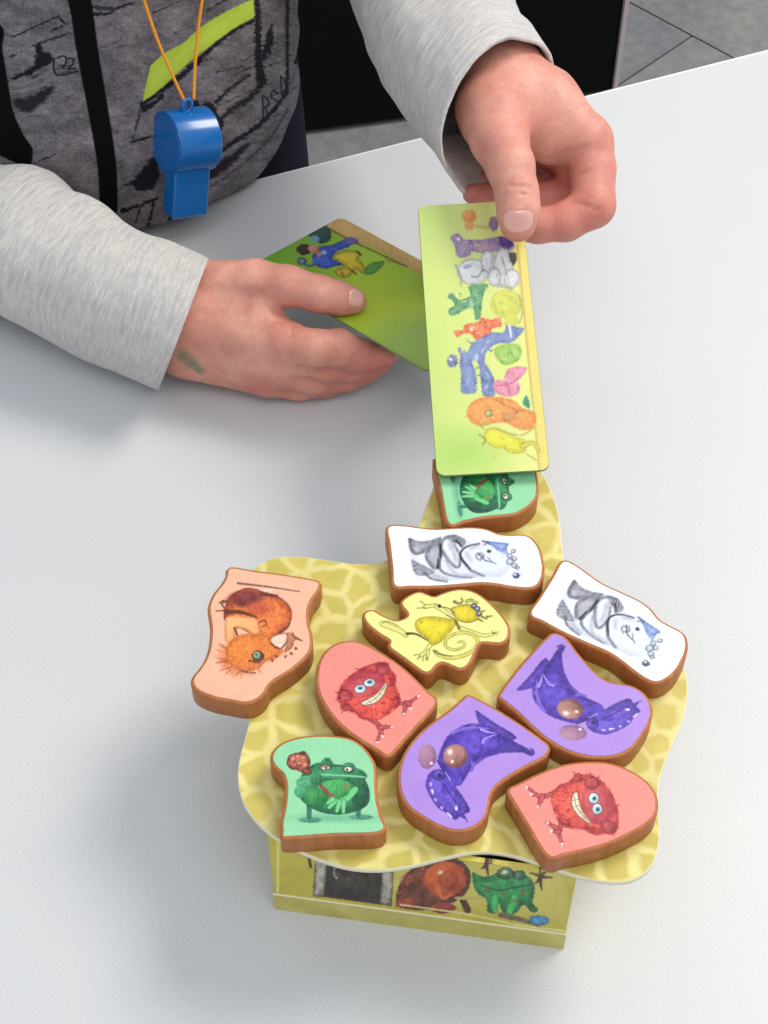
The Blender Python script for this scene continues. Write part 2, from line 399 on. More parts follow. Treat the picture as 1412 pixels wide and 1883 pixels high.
A.poly([(560, 120), (760, 130), (1180, 150), (1340, 200), (1350, 440), (1180, 420), (900, 390), (560, 350)], (206, 194, 96), (188, 172, 66), rim=60, mott=.5)
A.line([(52, 60), (50, 290)], 12, (222, 214, 120))
A.poly([(255, 160), (560, 190), (520, 350), (250, 312)], (52, 44, 38), (36, 30, 28), mott=1, sm=False)
A.poly([(300, 200), (420, 215), (440, 290), (330, 280)], (74, 62, 48), (50, 42, 36), mott=1)
A.line([(305, 185), (302, 215), (316, 232)], 6, (170, 165, 150))
A.poly([(222, 150), (270, 160), (255, 310), (212, 310)], (196, 190, 172), (120, 112, 98), rim=14, mott=.8, out=(74, 62, 40), sm=False)
A.poly([(520, 200), (565, 205), (556, 352), (508, 345)], (190, 184, 168), (112, 104, 92), rim=14, mott=.8, out=(74, 62, 40), sm=False)
A.line([(190, 140), (198, 180)], 12, (60, 46, 22)); A.line([(255, 312), (510, 345)], 5, (60, 50, 30))
# orange shaggy creature
A.poly([(600, 250), (660, 180), (740, 150), (830, 140), (890, 170), (915, 230), (890, 300), (830, 340), (740, 370), (640, 370), (580, 340)], (120, 60, 40), (72, 36, 30), mott=.8)
for k in range(60):
    a = random.uniform(0, 6.28); r = random.uniform(.5, 1); x, y = 670 + 80 * r * math.cos(a), 280 + 85 * r * math.sin(a)
    A.line([(x, y), (x + random.uniform(-30, 8), y + random.uniform(-8, 22))], 7, random.choice([(176, 84, 44), (128, 52, 40), (96, 40, 46), (190, 100, 52)]), 2, alpha=.8)
A.ell(800, 235, 95, 80, (236, 118, 46), (168, 66, 32)); A.ell(815, 240, 40, 40, (208, 96, 40), (150, 60, 30), out=(140, 56, 30)); A.ell(780, 205, 12, 10, (230, 200, 160))
A.ell(790, 365, 55, 24, (190, 76, 56), (120, 40, 36)); A.ell(630, 345, 50, 24, (196, 84, 48), (120, 44, 34)); A.line([(770, 280), (790, 320), (830, 300)], 22, (214, 110, 60), 12)
A.line([(700, 190), (690, 150), (720, 175)], 14, (170, 80, 50), 6); A.line([(880, 330), (900, 375)], 30, (84, 50, 26)); A.line([(850, 320), (1000, 322)], 14, (196, 176, 96)) 
# plants
for (x, y) in ((985, 160), (1225, 225)):
    for q in ((-45, -18), (-22, 28), (0, -30), (26, -20), (55, 2), (8, 60), (-5, 25)):
        A.line([(x, y), (x + q[0] * .5, y + q[1] * .7), (x + q[0], y + q[1])], 16, (72, 52, 34), 5, alpha=.9)
# green frog-like creature
A.poly([(925, 205), (975, 225), (1050, 205), (1130, 205), (1190, 240), (1200, 290), (1190, 340), (1215, 370), (1190, 385), (1150, 350), (1110, 390), (1060, 385), (1040, 340), (1030, 385), (990, 380), (985, 330), (940, 290), (925, 250)], (54, 160, 82), (22, 88, 54), rim=30, mott=.5)
A.ell(1070, 210, 34, 22, (120, 150, 96), (50, 90, 60), out=(40, 60, 40)); A.ell(1132, 218, 22, 18, (110, 150, 110), (40, 90, 60), out=(40, 60, 40)); A.ell(1066, 206, 12, 9, (220, 220, 190))
A.line([(960, 262), (1040, 285), (1120, 270), (1180, 262)], 7, (24, 78, 50)); A.line([(1020, 320), (1025, 372)], 26, (70, 190, 100)); A.line([(1110, 320), (1090, 378)], 26, (70, 190, 100))
for (x, y) in ((985, 278), (1060, 300), (1150, 298), (1115, 330)): A.ell(x, y, 9, 8, (150, 90, 60))
A.line([(1050, 395), (1190, 430)], 26, (112, 96, 74), 18); A.poly([(1180, 405), (1215, 398), (1255, 405), (1262, 432), (1220, 442), (1185, 436)], (74, 150, 190), (40, 96, 140), rim=14)
A.line([(1200, 440), (1225, 452)], 8, (120, 90, 60))
A.line([(600, 350), (900, 392), (1120, 440), (1350, 470)], 9, (226, 218, 150), alpha=.8)
detail(A, (196, 180, 70), 26, 14)
A.c = A.c * 1.08
M_ART = image_mat('box_front_print', A.image('box_front_art'), .4, .4)
def quad_panel(name, O, U, V, N, lu, lv, th, mat, parent, og, uv=True):
    "thin panel with depth: front face at O, thickness th behind it (-N)"
    P = [O, O + U * lu, O + U * lu + V * lv, O + V * lv]; Q = [p - N * th for p in P]
    V_ = np.array(P + Q); F = [(0, 1, 2, 3), (7, 6, 5, 4), (1, 0, 4, 5), (2, 1, 5, 6), (3, 2, 6, 7), (0, 3, 7, 4)]
    uvs = [(0, 0), (1, 0), (1, 1), (0, 1)] * 2
    return mesh_obj(name, V_, F, mat, parent, og, smooth=False, uv=uvs)
quad_panel('front_panel', FO, xu, zu, -xv, fw, ZB - .002, .2, M_ART, bx, og)
quad_panel('back_panel', FO + xu * fw + xv * DEP, -xu, zu, xv, fw, ZB - .01, .2, M_BOXSIDE, bx, og)
quad_panel('side_panel', FO + xu * (fw - .001) + xv * .2, xv, zu, xu, DEP - .4, ZB - .01, .2, M_BOXSIDE, bx, og)
quad_panel('side_panel', FO + xu * .001 + xv * (DEP - .2), -xv, zu, -xu, DEP - .4, ZB - .01, .2, M_BOXSIDE, bx, og)
# low tray the box stands in, a cream rim above a stone-coloured side
pc = (BL + BR) / 2
PHT = 1.35
for nm, cc, hx, hy in (('tray_side', pc + xv * (IN / 2), bw / 2, IN / 2 - .002), ('tray_side', pc + xv * (DEP + IN * 1.5), bw / 2, IN / 2 - .002)):
    v, f = box(cc + zu * (PHT / 2), xu, xv, zu, hx, hy, PHT / 2, .01); mesh_obj(nm, v, f, M_PLINTH, bx, og, smooth=False)
    v, f = box(cc + zu * (PHT + .035), xu, xv, zu, hx, hy + .02, .035, .02); mesh_obj('tray_rim', v, f, M_CREAM, bx, og, smooth=False)
for s_ in (-1, 1):
    cc = pc + xu * (s_ * (bw / 2 - IN / 2)) + xv * (IN + DEP / 2)
    v, f = box(cc + zu * (PHT / 2), xu, xv, zu, IN / 2 - .002, DEP / 2 - .01, PHT / 2, .01); mesh_obj('tray_side', v, f, M_PLINTH, bx, og, smooth=False)

outl = [(455, 1060), (490, 1030), (540, 1022), (600, 1029), (650, 1036), (700, 1033), (745, 1010), (768, 970), (785, 925), (805, 880), (850, 835), (920, 822), (980, 845), (1015, 905), (1030, 960),
        (1034, 1010), (1046, 1070), (1090, 1120), (1160, 1155), (1225, 1190), (1258, 1228), (1265, 1275), (1254, 1330), (1232, 1380), (1214, 1430), (1210, 1480), (1214, 1530), (1207, 1575), (1186, 1606), (1150, 1622), (1100, 1620),
        (1045, 1606), (990, 1588), (935, 1572), (880, 1567), (820, 1577), (760, 1592), (700, 1600), (640, 1596), (580, 1578), (525, 1552), (478, 1518), (448, 1478), (437, 1435), (440, 1395), (452, 1350), (462, 1300), (458, 1240), (440, 1180), (436, 1115)]
P = np.array([J(x, y, HB)[:2] for x, y in outl]); P = ccw(resample(smooth_closed(P, 6), 220)); bc = P.mean(0)
og = (bc[0], bc[1], ZB)
board = thing('game_board', 'wavy edged yellow stone patterned board lying on the box under the wooden pieces', 'board', og)
Z = lambda Q, z: np.c_[Q, np.full(len(Q), z)]
v, f = stack([Z(offset(P, -.04), ZB + .005), Z(P, ZB + .04), Z(P, HB - .05), Z(offset(P, -.03), HB - .012)]); o = mesh_obj('cardboard_core', v, f, M_CREAM, board, og); sharp(o, 50)
v, f = stack([Z(offset(P, -.05), HB - .010), Z(offset(P, -.05), HB)]); mesh_obj('printed_top', v, f, M_BOARD, board, og, smooth=False)

# ================================================================== wooden pieces
ZM = {'z1': (480, 1160, 3.922), 'z2': (720, 1160, 2.769), 'z3': (930, 1030, 3.922), 'zy': (640, 860, 3.53), 'zo': (340, 1020, 4.7067)}
def unz(z, pts): ox, oy, s = ZM[z]; return [(ox + x / s, oy + y / s) for x, y in pts]
BK = (40, 30, 34)

def art_green(A):
    A.rough = 4
    A.c += (vnoise(A.X / 90, A.Y / 90))[:, None] * 6
    A.ell(560, 1325, 290, 34, (104, 176, 134), alpha=.55, soft=30)
    A.ell(375, 1338, 80, 20, (104, 170, 142), (62, 124, 100)); A.ell(745, 1318, 82, 18, (104, 170, 142), (62, 124, 100))
    A.line([(372, 1215), (372, 1320)], 40, (52, 118, 92), 34); A.line([(722, 1235), (725, 1305)], 44, (52, 118, 92), 36)
    A.poly([(290, 1120), (320, 1010), (420, 930), (560, 940), (700, 960), (780, 1060), (808, 1150), (790, 1230), (700, 1280), (560, 1300), (420, 1270), (320, 1200)], (64, 152, 88), (22, 78, 52), rim=70, mott=.4)
    A.poly([(225, 885), (262, 865), (300, 858), (338, 850), (375, 912), (368, 960), (384, 1002), (335, 1000), (280, 975), (240, 968), (215, 935)], (196, 112, 82), (92, 44, 36), rim=26, mott=1.1, out=(70, 34, 30))
    for x, y in ((255, 900), (290, 880), (330, 890), (300, 930), (345, 940)): A.ell(x, y, 12, 9, (222, 150, 118))
    A.ell(600, 1020, 185, 66, (86, 178, 116), (34, 104, 66)); A.ell(497, 940, 48, 42, (78, 160, 104), (34, 96, 62)); A.ell(655, 965, 50, 40, (72, 150, 98), (34, 96, 62)); A.ell(500, 905, 26, 14, (50, 120, 78))
    A.line([(425, 1012), (600, 1018), (778, 1030)], 13, (128, 204, 148)); A.line([(480, 1042), (600, 1054), (720, 1040)], 8, (24, 78, 48)); A.line([(740, 990), (775, 1022)], 18, (44, 100, 66))
    A.ell(486, 962, 32, 15, (238, 226, 204), out=(30, 70, 44)); A.ell(650, 974, 28, 15, (238, 232, 214), out=(30, 70, 44)); A.ell(492, 966, 8, 8, BK); A.ell(644, 976, 8, 8, BK)
    A.line([(455, 958), (515, 952)], 8, (140, 80, 60)); A.ell(565, 1112, 128, 64, (98, 198, 108), (50, 140, 72)); A.ell(420, 1180, 90, 62, (74, 172, 86), (34, 110, 62)); A.ell(735, 1160, 62, 100, (44, 108, 72), (24, 76, 52))
    A.line([(450, 1085), (495, 1135), (548, 1178)], 24, (150, 76, 64)); A.ell(634, 1098, 13, 20, (140, 110, 70))
    A.ell(345, 1075, 68, 52, (118, 204, 146), (56, 136, 88)); A.ell(310, 1135, 46, 44, (110, 196, 136), (56, 140, 92)); A.ell(425, 1045, 44, 42, (76, 156, 100), (36, 100, 64)); A.line([(300, 1060), (340, 1040), (385, 1050)], 7, (50, 120, 80))
    A.line([(700, 1120), (650, 1180), (600, 1200)], 44, (110, 204, 126), 30)
    for a, b in (((560, 1200), (515, 1250)), ((590, 1210), (570, 1275)), ((620, 1210), (618, 1280)), ((540, 1190), (505, 1215))): A.line([a, b], 32, (122, 210, 140), 20, out=(54, 130, 80))
def art_red(A):
    A.rough = 9
    A.c += (vnoise(A.X / 90, A.Y / 90))[:, None] * 5
    col = (196, 84, 84)
    for q in (((850, 800), (760, 832), (690, 780)), ((770, 828), (715, 820)), ((765, 835), (745, 880)), ((870, 960), (850, 1010), (870, 1075)), ((855, 1000), (790, 960)), ((850, 1010), (815, 1005))): A.line(q, 22, col, 8, soft=5, out=(130, 44, 50))
    for p in ((688, 785), (712, 815), (745, 880), (792, 962), (868, 1072), (812, 1008)): A.ell(p[0], p[1], 7, 7, (244, 220, 216))
    A.poly([(812, 830), (850, 775), (900, 755), (940, 715), (975, 720), (1010, 715), (1060, 745), (1105, 790), (1135, 850), (1155, 930), (1140, 1015), (1090, 1020), (1030, 1025), (980, 1000), (900, 990), (850, 960), (820, 890)], (236, 92, 76), (158, 36, 42), rim=45, mott=.9, soft=8)
    rs = random.Random(3)
    for k in range(46):
        a = rs.uniform(0, 6.28); r = rs.uniform(.2, .95); x, y = 890 + 75 * r * math.cos(a), 875 + 105 * r * math.sin(a)
        A.line([(x, y), (x - 16, y + rs.uniform(-7, 9))], 6, rs.choice([(206, 66, 52), (246, 128, 96), (150, 34, 40), (232, 92, 70)]), 2, alpha=.75, soft=4)
    A.ell(1045, 870, 78, 108, (232, 110, 106), (170, 48, 62), ang=-14, alpha=.9)
    A.ell(1020, 762, 34, 28, (222, 100, 96), (158, 48, 56), out=(120, 34, 44)); A.ell(1105, 985, 32, 28, (214, 92, 92), (150, 44, 54), out=(120, 34, 44)); A.ell(950, 735, 24, 24, (200, 70, 66), (140, 40, 44))
    for q in (((1005, 735), (1010, 708)), ((1040, 745), (1060, 722)), ((1130, 990), (1155, 985)), ((1120, 1010), (1130, 1032)), ((1140, 880), (1160, 870)), ((940, 720), (925, 705))): A.line(q, 9, (160, 50, 56), 3, soft=4)
    A.rough = 1
    A.poly([(925, 818), (945, 808), (952, 850), (972, 905), (1012, 962), (985, 955), (940, 915), (916, 865)], (240, 232, 206), (206, 190, 150), rim=12, soft=4, out=(96, 28, 30))
    A.line([(930, 830), (945, 890), (1000, 955)], 4, (150, 110, 80), soft=4)
    for q in (((922, 850), (958, 842)), ((930, 882), (965, 872)), ((950, 915), (980, 900)), ((975, 940), (996, 925))): A.line(q, 3, (150, 120, 90), soft=3)
    for x, y in ((1028, 838), (1046, 893)):
        A.ell(x, y, 25, 26, (236, 244, 240), (170, 196, 200), out=(110, 34, 54), soft=4); A.ell(x + 3, y + 2, 12, 13, (84, 150, 150), soft=4); A.ell(x + 3, y + 2, 6, 7, (20, 20, 30), soft=3)
def art_purple(A):
    A.rough = 5
    A.c += (vnoise(A.X / 90, A.Y / 90))[:, None] * 6
    D = (62, 34, 132); P_ = (104, 76, 190); Lt = (170, 146, 232)
    A.poly([(450, 388), (485, 405), (560, 455), (660, 520), (600, 540), (520, 500), (480, 470)], P_, D, rim=22, soft=6)
    A.poly([(270, 600), (300, 530), (350, 485), (420, 455), (500, 462), (570, 505), (650, 545), (735, 590), (740, 608), (690, 598), (600, 600), (530, 612), (460, 640), (430, 680), (400, 730), (368, 768), (330, 745), (285, 690), (262, 640)], (100, 72, 196), (52, 26, 124), rim=50, mott=.35, soft=8)
    A.line([(690, 590), (735, 612), (748, 598), (735, 580)], 12, D, 7); A.line([(440, 470), (400, 478), (378, 455)], 22, P_, 12); A.ell(380, 452, 9, 9, Lt)
    A.line([(330, 500), (420, 472), (520, 478)], 14, (128, 102, 214), 8); A.line([(560, 600), (500, 620), (450, 660)], 20, (76, 46, 160), 10, alpha=.7)
    A.line([(480, 482), (520, 496), (552, 500)], 14, Lt, 6); A.line([(490, 548), (500, 530), (560, 505)], 14, Lt, 5); A.line([(520, 470), (545, 480)], 9, D)
    A.line([(430, 690), (440, 670), (435, 650)], 16, (120, 92, 200)); A.line([(260, 640), (290, 690), (330, 745), (350, 770)], 10, (60, 30, 130))
    A.ell(207, 620, 46, 62, (206, 160, 172), (136, 90, 132), alpha=.92); A.ell(350, 617, 62, 60, (226, 172, 156), (122, 74, 70)); A.ell(322, 596, 12, 14, (250, 226, 220), soft=10); A.ell(228, 655, 8, 7, (240, 220, 230)); A.ell(335, 645, 9, 8, (244, 214, 204))
    A.poly([(222, 700), (262, 686), (300, 702), (318, 745), (368, 795), (410, 860), (424, 896), (396, 912), (408, 940), (372, 925), (350, 942), (318, 915), (262, 880), (222, 820), (198, 760)], (112, 86, 204), (58, 34, 130), rim=34, mott=.4, soft=7)
    A.line([(352, 735), (318, 752), (300, 790)], 62, (88, 62, 182), 50, soft=9)
    A.ell(266, 712, 30, 24, (132, 104, 216), (70, 44, 150), out=(56, 30, 120)); A.ell(270, 716, 10, 9, (30, 20, 70)); A.ell(352, 872, 26, 30, (128, 100, 214), (66, 42, 146)); A.ell(355, 880, 8, 11, (222, 210, 250))
    A.line([(290, 760), (330, 820), (350, 850)], 6, (50, 26, 116)); A.line([(232, 790), (236, 808)], 12, (226, 216, 250), 7); A.line([(310, 905), (330, 925)], 8, (226, 216, 250)); A.line([(300, 700), (325, 740)], 8, (160, 134, 226))
    for p in ((250, 840), (280, 880), (225, 760)): A.ell(p[0], p[1], 7, 9, (190, 170, 240))
    A.line([(395, 925), (412, 952)], 7, D, 3)
def art_yellow(A):
    A.c += (vnoise(A.X / 90, A.Y / 90))[:, None] * 5
    O_ = (122, 112, 44); B = (212, 206, 118)
    for q, w in ((((570, 900), (630, 935), (690, 975)), 26), (((500, 905), (560, 895)), 22), (((720, 1040), (800, 1068), (880, 1092), (940, 1082)), 22), (((225, 1015), (290, 1040), (345, 1065), (375, 1090)), 34), (((540, 1140), (510, 1190), (470, 1225)), 24), (((520, 1190), (510, 1245)), 16)):
        A.line(q, w, (226, 222, 128), w * .7, soft=5, out=O_)
    A.line([(380, 1080), (440, 1082), (520, 1125)], 18, (96, 84, 44), 8); A.line([(225, 1010), (260, 1000), (330, 1030)], 7, O_, 3)
    sp = [(715 + (150 * (1 - t) ** .8 + 8) * math.cos(2.75 - t * 10.5), 1142 + .62 * (150 * (1 - t) ** .8 + 8) * math.sin(2.75 - t * 10.5) - (150 * (1 - t)) * .15 * math.cos(2.75 - t * 10.5)) for t in np.linspace(0, 1, 44)]
    A.line(sp, 22, (214, 204, 96), 8, soft=5, out=(138, 128, 52), sm=False)
    A.line([(555, 1190), (600, 1215), (670, 1225)], 14, (130, 120, 50), 8)
    A.poly([(438, 1012), (475, 980), (550, 972), (640, 985), (695, 1000), (680, 1045), (640, 1085), (600, 1130), (545, 1150), (510, 1105), (455, 1065)], (236, 218, 46), (186, 164, 28), rim=36, soft=7, mott=.3, out=(156, 142, 44))
    A.ell(475, 1006, 7, 7, (170, 150, 30)); A.line([(700, 1000), (720, 1045)], 20, (128, 104, 46))
    A.poly([(672, 920), (720, 902), (780, 893), (825, 920), (848, 965), (820, 995), (770, 1005), (715, 990), (690, 955)], (232, 212, 48), (186, 160, 26), rim=26, soft=7, out=(118, 100, 40))
    A.line([(600, 905), (650, 915), (690, 945)], 6, (90, 80, 40)); A.ell(592, 900, 12, 12, (60, 54, 40)); A.line([(640, 960), (690, 985), (700, 1000)], 6, (110, 98, 50))
    A.line([(690, 872), (720, 884), (742, 870), (735, 850)], 20, (126, 120, 60), 10); A.line([(770, 870), (800, 862), (835, 880)], 14, (198, 192, 96), 8, out=O_)
    for x, y in ((815, 900), (838, 918), (850, 950)): A.ell(x, y, 15, 13, (150, 146, 170), (90, 84, 110), out=(80, 70, 60)); A.ell(x + 3, y - 2, 4, 4, (250, 250, 250))
    for q in (((860, 940), (885, 930)), ((868, 970), (900, 985)), ((900, 970), (935, 965)), ((845, 985), (875, 1000))): A.line(q, 16, (142, 132, 64), 9)
    for q in (((940, 1080), (935, 1060)), ((945, 1078), (975, 1085)), ((950, 1072), (975, 1068)), ((430, 1220), (460, 1212)), ((450, 1245), (470, 1222)), ((485, 1255), (490, 1222)), ((515, 1250), (505, 1215)), ((470, 870), (505, 895)), ((450, 915), (500, 910))): A.line(q, 7, (120, 112, 56), 4)
def art_white(A):
    A.rough = 6
    e = np.clip(vnoise(A.X / 120, A.Y / 120) + .5, 0, 1)[:, None]; A.c -= e * np.array([2, 3, 8])
    G = (104, 104, 116)
    A.soft = 6
    A.poly([(395, 462), (470, 478), (560, 458), (640, 436), (720, 440), (790, 478), (850, 486), (900, 472), (980, 500), (1030, 560), (1050, 640), (1000, 705), (900, 715), (780, 720), (680, 735), (590, 735), (510, 700), (430, 690), (405, 600)], (232, 236, 246), (206, 208, 222), rim=50, soft=26)
    A.poly([(395, 465), (460, 478), (540, 470), (600, 450), (590, 500), (520, 545), (450, 560), (410, 545)], (176, 176, 184), (120, 118, 128), rim=26, soft=12, mott=.7)
    A.poly([(500, 560), (560, 500), (610, 520), (600, 620), (570, 660), (520, 620)], (190, 190, 198), (130, 130, 140), rim=30, soft=14)
    A.poly([(410, 600), (460, 620), (520, 650), (560, 680), (500, 700), (440, 690)], (170, 170, 180), (122, 122, 132), rim=22, soft=12, mott=.6)
    A.poly([(625, 450), (690, 436), (760, 470), (740, 520), (700, 490), (650, 480)], (170, 170, 178), (120, 118, 124), rim=20, soft=12)
    A.poly([(602, 510), (625, 460), (670, 480), (720, 560), (728, 630), (690, 645), (640, 590)], (236, 238, 246), (190, 192, 204), rim=26, soft=8)
    for q in (((600, 560), (605, 490), (640, 452), (700, 442)), ((610, 540), (650, 600), (700, 645), (725, 630), (722, 560), (690, 500)), ((560, 480), (520, 530), (510, 590), (560, 660)), ((600, 560), (590, 640), (620, 680), (700, 705), (800, 712)),
              ((735, 590), (790, 660), (850, 690), (880, 702)), ((500, 680), (540, 720), (640, 738)), ((400, 465), (410, 530), (450, 560), (510, 520)), ((590, 480), (596, 560), (590, 650))): A.line(q, 17, (104, 102, 116), 9, soft=16, alpha=.95)
    for q in (((735, 590), (730, 550), (770, 512), (850, 492)), ((600, 500), (602, 580)), ((740, 600), (790, 655)), ((580, 650), (585, 590)), ((700, 470), (735, 505))): A.line(q, 14, (40, 36, 46), 8, soft=9, alpha=.95)
    for q in (((390, 462), (425, 468)), ((395, 480), (430, 488)), ((405, 500), (435, 505)), ((420, 640), (450, 630)), ((425, 665), (455, 655)), ((680, 450), (692, 490)), ((700, 455), (716, 490)), ((715, 452), (738, 486))): A.line(q, 7, (84, 82, 92), 4, soft=6)
    A.poly([(890, 478), (960, 482), (1040, 492), (1030, 520), (1035, 560), (985, 545), (945, 515)], (148, 168, 214), (98, 118, 178), rim=24, soft=8, mott=.6)
    A.line([(870, 475), (900, 484)], 9, (90, 94, 120)); A.line([(885, 500), (900, 490), (930, 500)], 7, (110, 116, 140)); A.ell(915, 541, 13, 11, (54, 58, 84)); A.ell(855, 572, 30, 24, (190, 192, 204), (130, 130, 144), soft=8); A.ell(852, 578, 14, 10, (240, 240, 244))
    A.line([(845, 556), (880, 596), (930, 612), (965, 626)], 9, (84, 84, 104), 4); A.line([(830, 560), (838, 590), (860, 604)], 7, (150, 150, 166)); A.line([(905, 580), (935, 612)], 5, (110, 110, 130))
    for q in (((640, 600), (700, 690), (820, 700)), ((520, 560), (540, 620)), ((660, 500), (690, 560), (700, 610)), ((800, 520), (840, 500)), ((560, 700), (640, 722)), ((430, 490), (520, 500), (580, 480)), ((450, 640), (500, 660), (560, 672)), ((770, 560), (800, 600))): A.line(q, 26, (160, 158, 170), 14, soft=26, alpha=.55)
    A.ell(1010, 600, 60, 60, (226, 234, 250), alpha=.5, soft=40)
    for x, y, r in ((1072, 540, 12), (1048, 572, 15), (1080, 590, 13), (1052, 610, 20), (1080, 636, 16), (1100, 650, 10)): A.ell(x, y, r, r * .9, (226, 230, 240), (170, 176, 190), out=(84, 88, 106), soft=5)
    A.ell(1092, 700, 44, 38, (206, 212, 236), alpha=.7, soft=22); A.ell(1090, 700, 22, 19, (96, 98, 124), (60, 60, 84), soft=6); A.ell(1084, 694, 7, 6, (236, 236, 244))
def art_orange(A):
    A.rough = 9
    A.c += (vnoise(A.X / 90, A.Y / 90))[:, None] * 5
    A.line([(458, 250), (700, 278), (990, 322)], 18, (126, 84, 66), 9, soft=9)
    A.line([(640, 318), (760, 305)], 26, (244, 208, 190), 16)
    A.line([(385, 400), (320, 425), (345, 480), (270, 490)], 20, (116, 62, 46), 10, soft=8); A.line([(300, 420), (335, 400)], 14, (116, 62, 46))
    rs = random.Random(5)
    for k in range(95):
        a = math.radians(rs.uniform(75, 205)); r0 = rs.uniform(110, 170); r1 = r0 + rs.uniform(40, 100); cx, cy = 500, 870
        A.line([(cx + r0 * math.cos(a), cy + r0 * .85 * math.sin(a)), (cx + r1 * math.cos(a + .12), cy + r1 * .85 * math.sin(a + .12))], 15, rs.choice([(220, 116, 60), (196, 92, 52), (236, 150, 100), (172, 74, 44)]), 3, alpha=.7, soft=8)
    A.poly([(365, 420), (400, 360), (470, 318), (560, 296), (680, 330), (780, 360), (850, 400), (905, 460), (918, 540), (890, 610), (820, 670), (760, 740), (640, 720), (500, 640), (400, 620), (345, 560), (350, 480)], (238, 132, 62), (168, 66, 34), rim=70, mott=.5, soft=10, out=(110, 48, 34), dirx=.4, diry=.5)
    A.ell(520, 385, 150, 68, (158, 66, 60), (94, 34, 40), alpha=.85, soft=40, ang=-6); A.ell(640, 460, 110, 60, (222, 104, 70), (176, 70, 52), alpha=.6, soft=50)
    A.line([(670, 345), (800, 360)], 34, (98, 46, 38), 16, soft=14); A.line([(360, 500), (480, 500), (620, 545)], 44, (98, 46, 26), 14, soft=14)
    A.poly([(345, 600), (355, 545), (430, 530), (560, 540), (625, 560), (650, 640), (640, 690), (590, 700), (540, 660), (450, 635), (430, 690), (450, 770), (360, 760), (345, 680)], (248, 186, 124), (206, 120, 66), rim=26, soft=8)
    A.line([(430, 640), (470, 720), (540, 690)], 22, (126, 66, 34), 10, soft=10); A.line([(640, 590), (690, 570), (705, 610), (665, 625)], 13, (112, 50, 38), 8)
    A.poly([(375, 770), (470, 700), (600, 690), (740, 720), (830, 800), (850, 840), (790, 900), (700, 930), (640, 985), (560, 1010), (450, 990), (370, 930), (350, 850)], (236, 138, 58), (200, 98, 50), rim=50, mott=.6, soft=16)
    A.poly([(740, 745), (770, 710), (830, 690), (880, 690), (880, 750), (840, 800), (790, 800)], (250, 212, 190), (236, 168, 136), rim=16, soft=7, out=(96, 48, 34)); A.line([(745, 770), (790, 808), (840, 805), (885, 750), (890, 690)], 11, (84, 40, 28), 8)
    A.line([(820, 680), (880, 640), (910, 595)], 20, (118, 60, 42), 10, soft=8); A.ell(825, 792, 16, 16, (240, 226, 206))
    A.poly([(890, 680), (940, 700), (1015, 745), (950, 740), (930, 800), (860, 850), (880, 780)], (206, 134, 96), (130, 74, 56), rim=16, soft=9); A.line([(930, 680), (960, 725), (1012, 748)], 12, (110, 60, 52), 7)
    for x, y in ((960, 815), (920, 858), (872, 884), (755, 920), (790, 880)): A.ell(x, y, 13, 12, (150, 80, 56), (120, 60, 44), soft=8)
    A.ell(630, 882, 52, 50, (128, 116, 78), (74, 52, 36), soft=8); A.ell(622, 872, 30, 28, (196, 206, 170), (130, 140, 112)); A.ell(618, 868, 11, 11, (60, 80, 66)); A.line([(555, 918), (610, 935), (650, 940)], 13, (104, 50, 30), 8)
    A.line([(500, 1010), (560, 1022), (610, 1028)], 20, (116, 58, 40), 9, soft=10)
    for k in range(40):
        x = rs.uniform(380, 660); y = rs.uniform(940, 1050); A.line([(x, y), (x + rs.uniform(-14, 24), y + rs.uniform(18, 46))], 10, rs.choice([(226, 122, 70), (240, 164, 112), (196, 96, 60)]), 3, alpha=.6, soft=8)

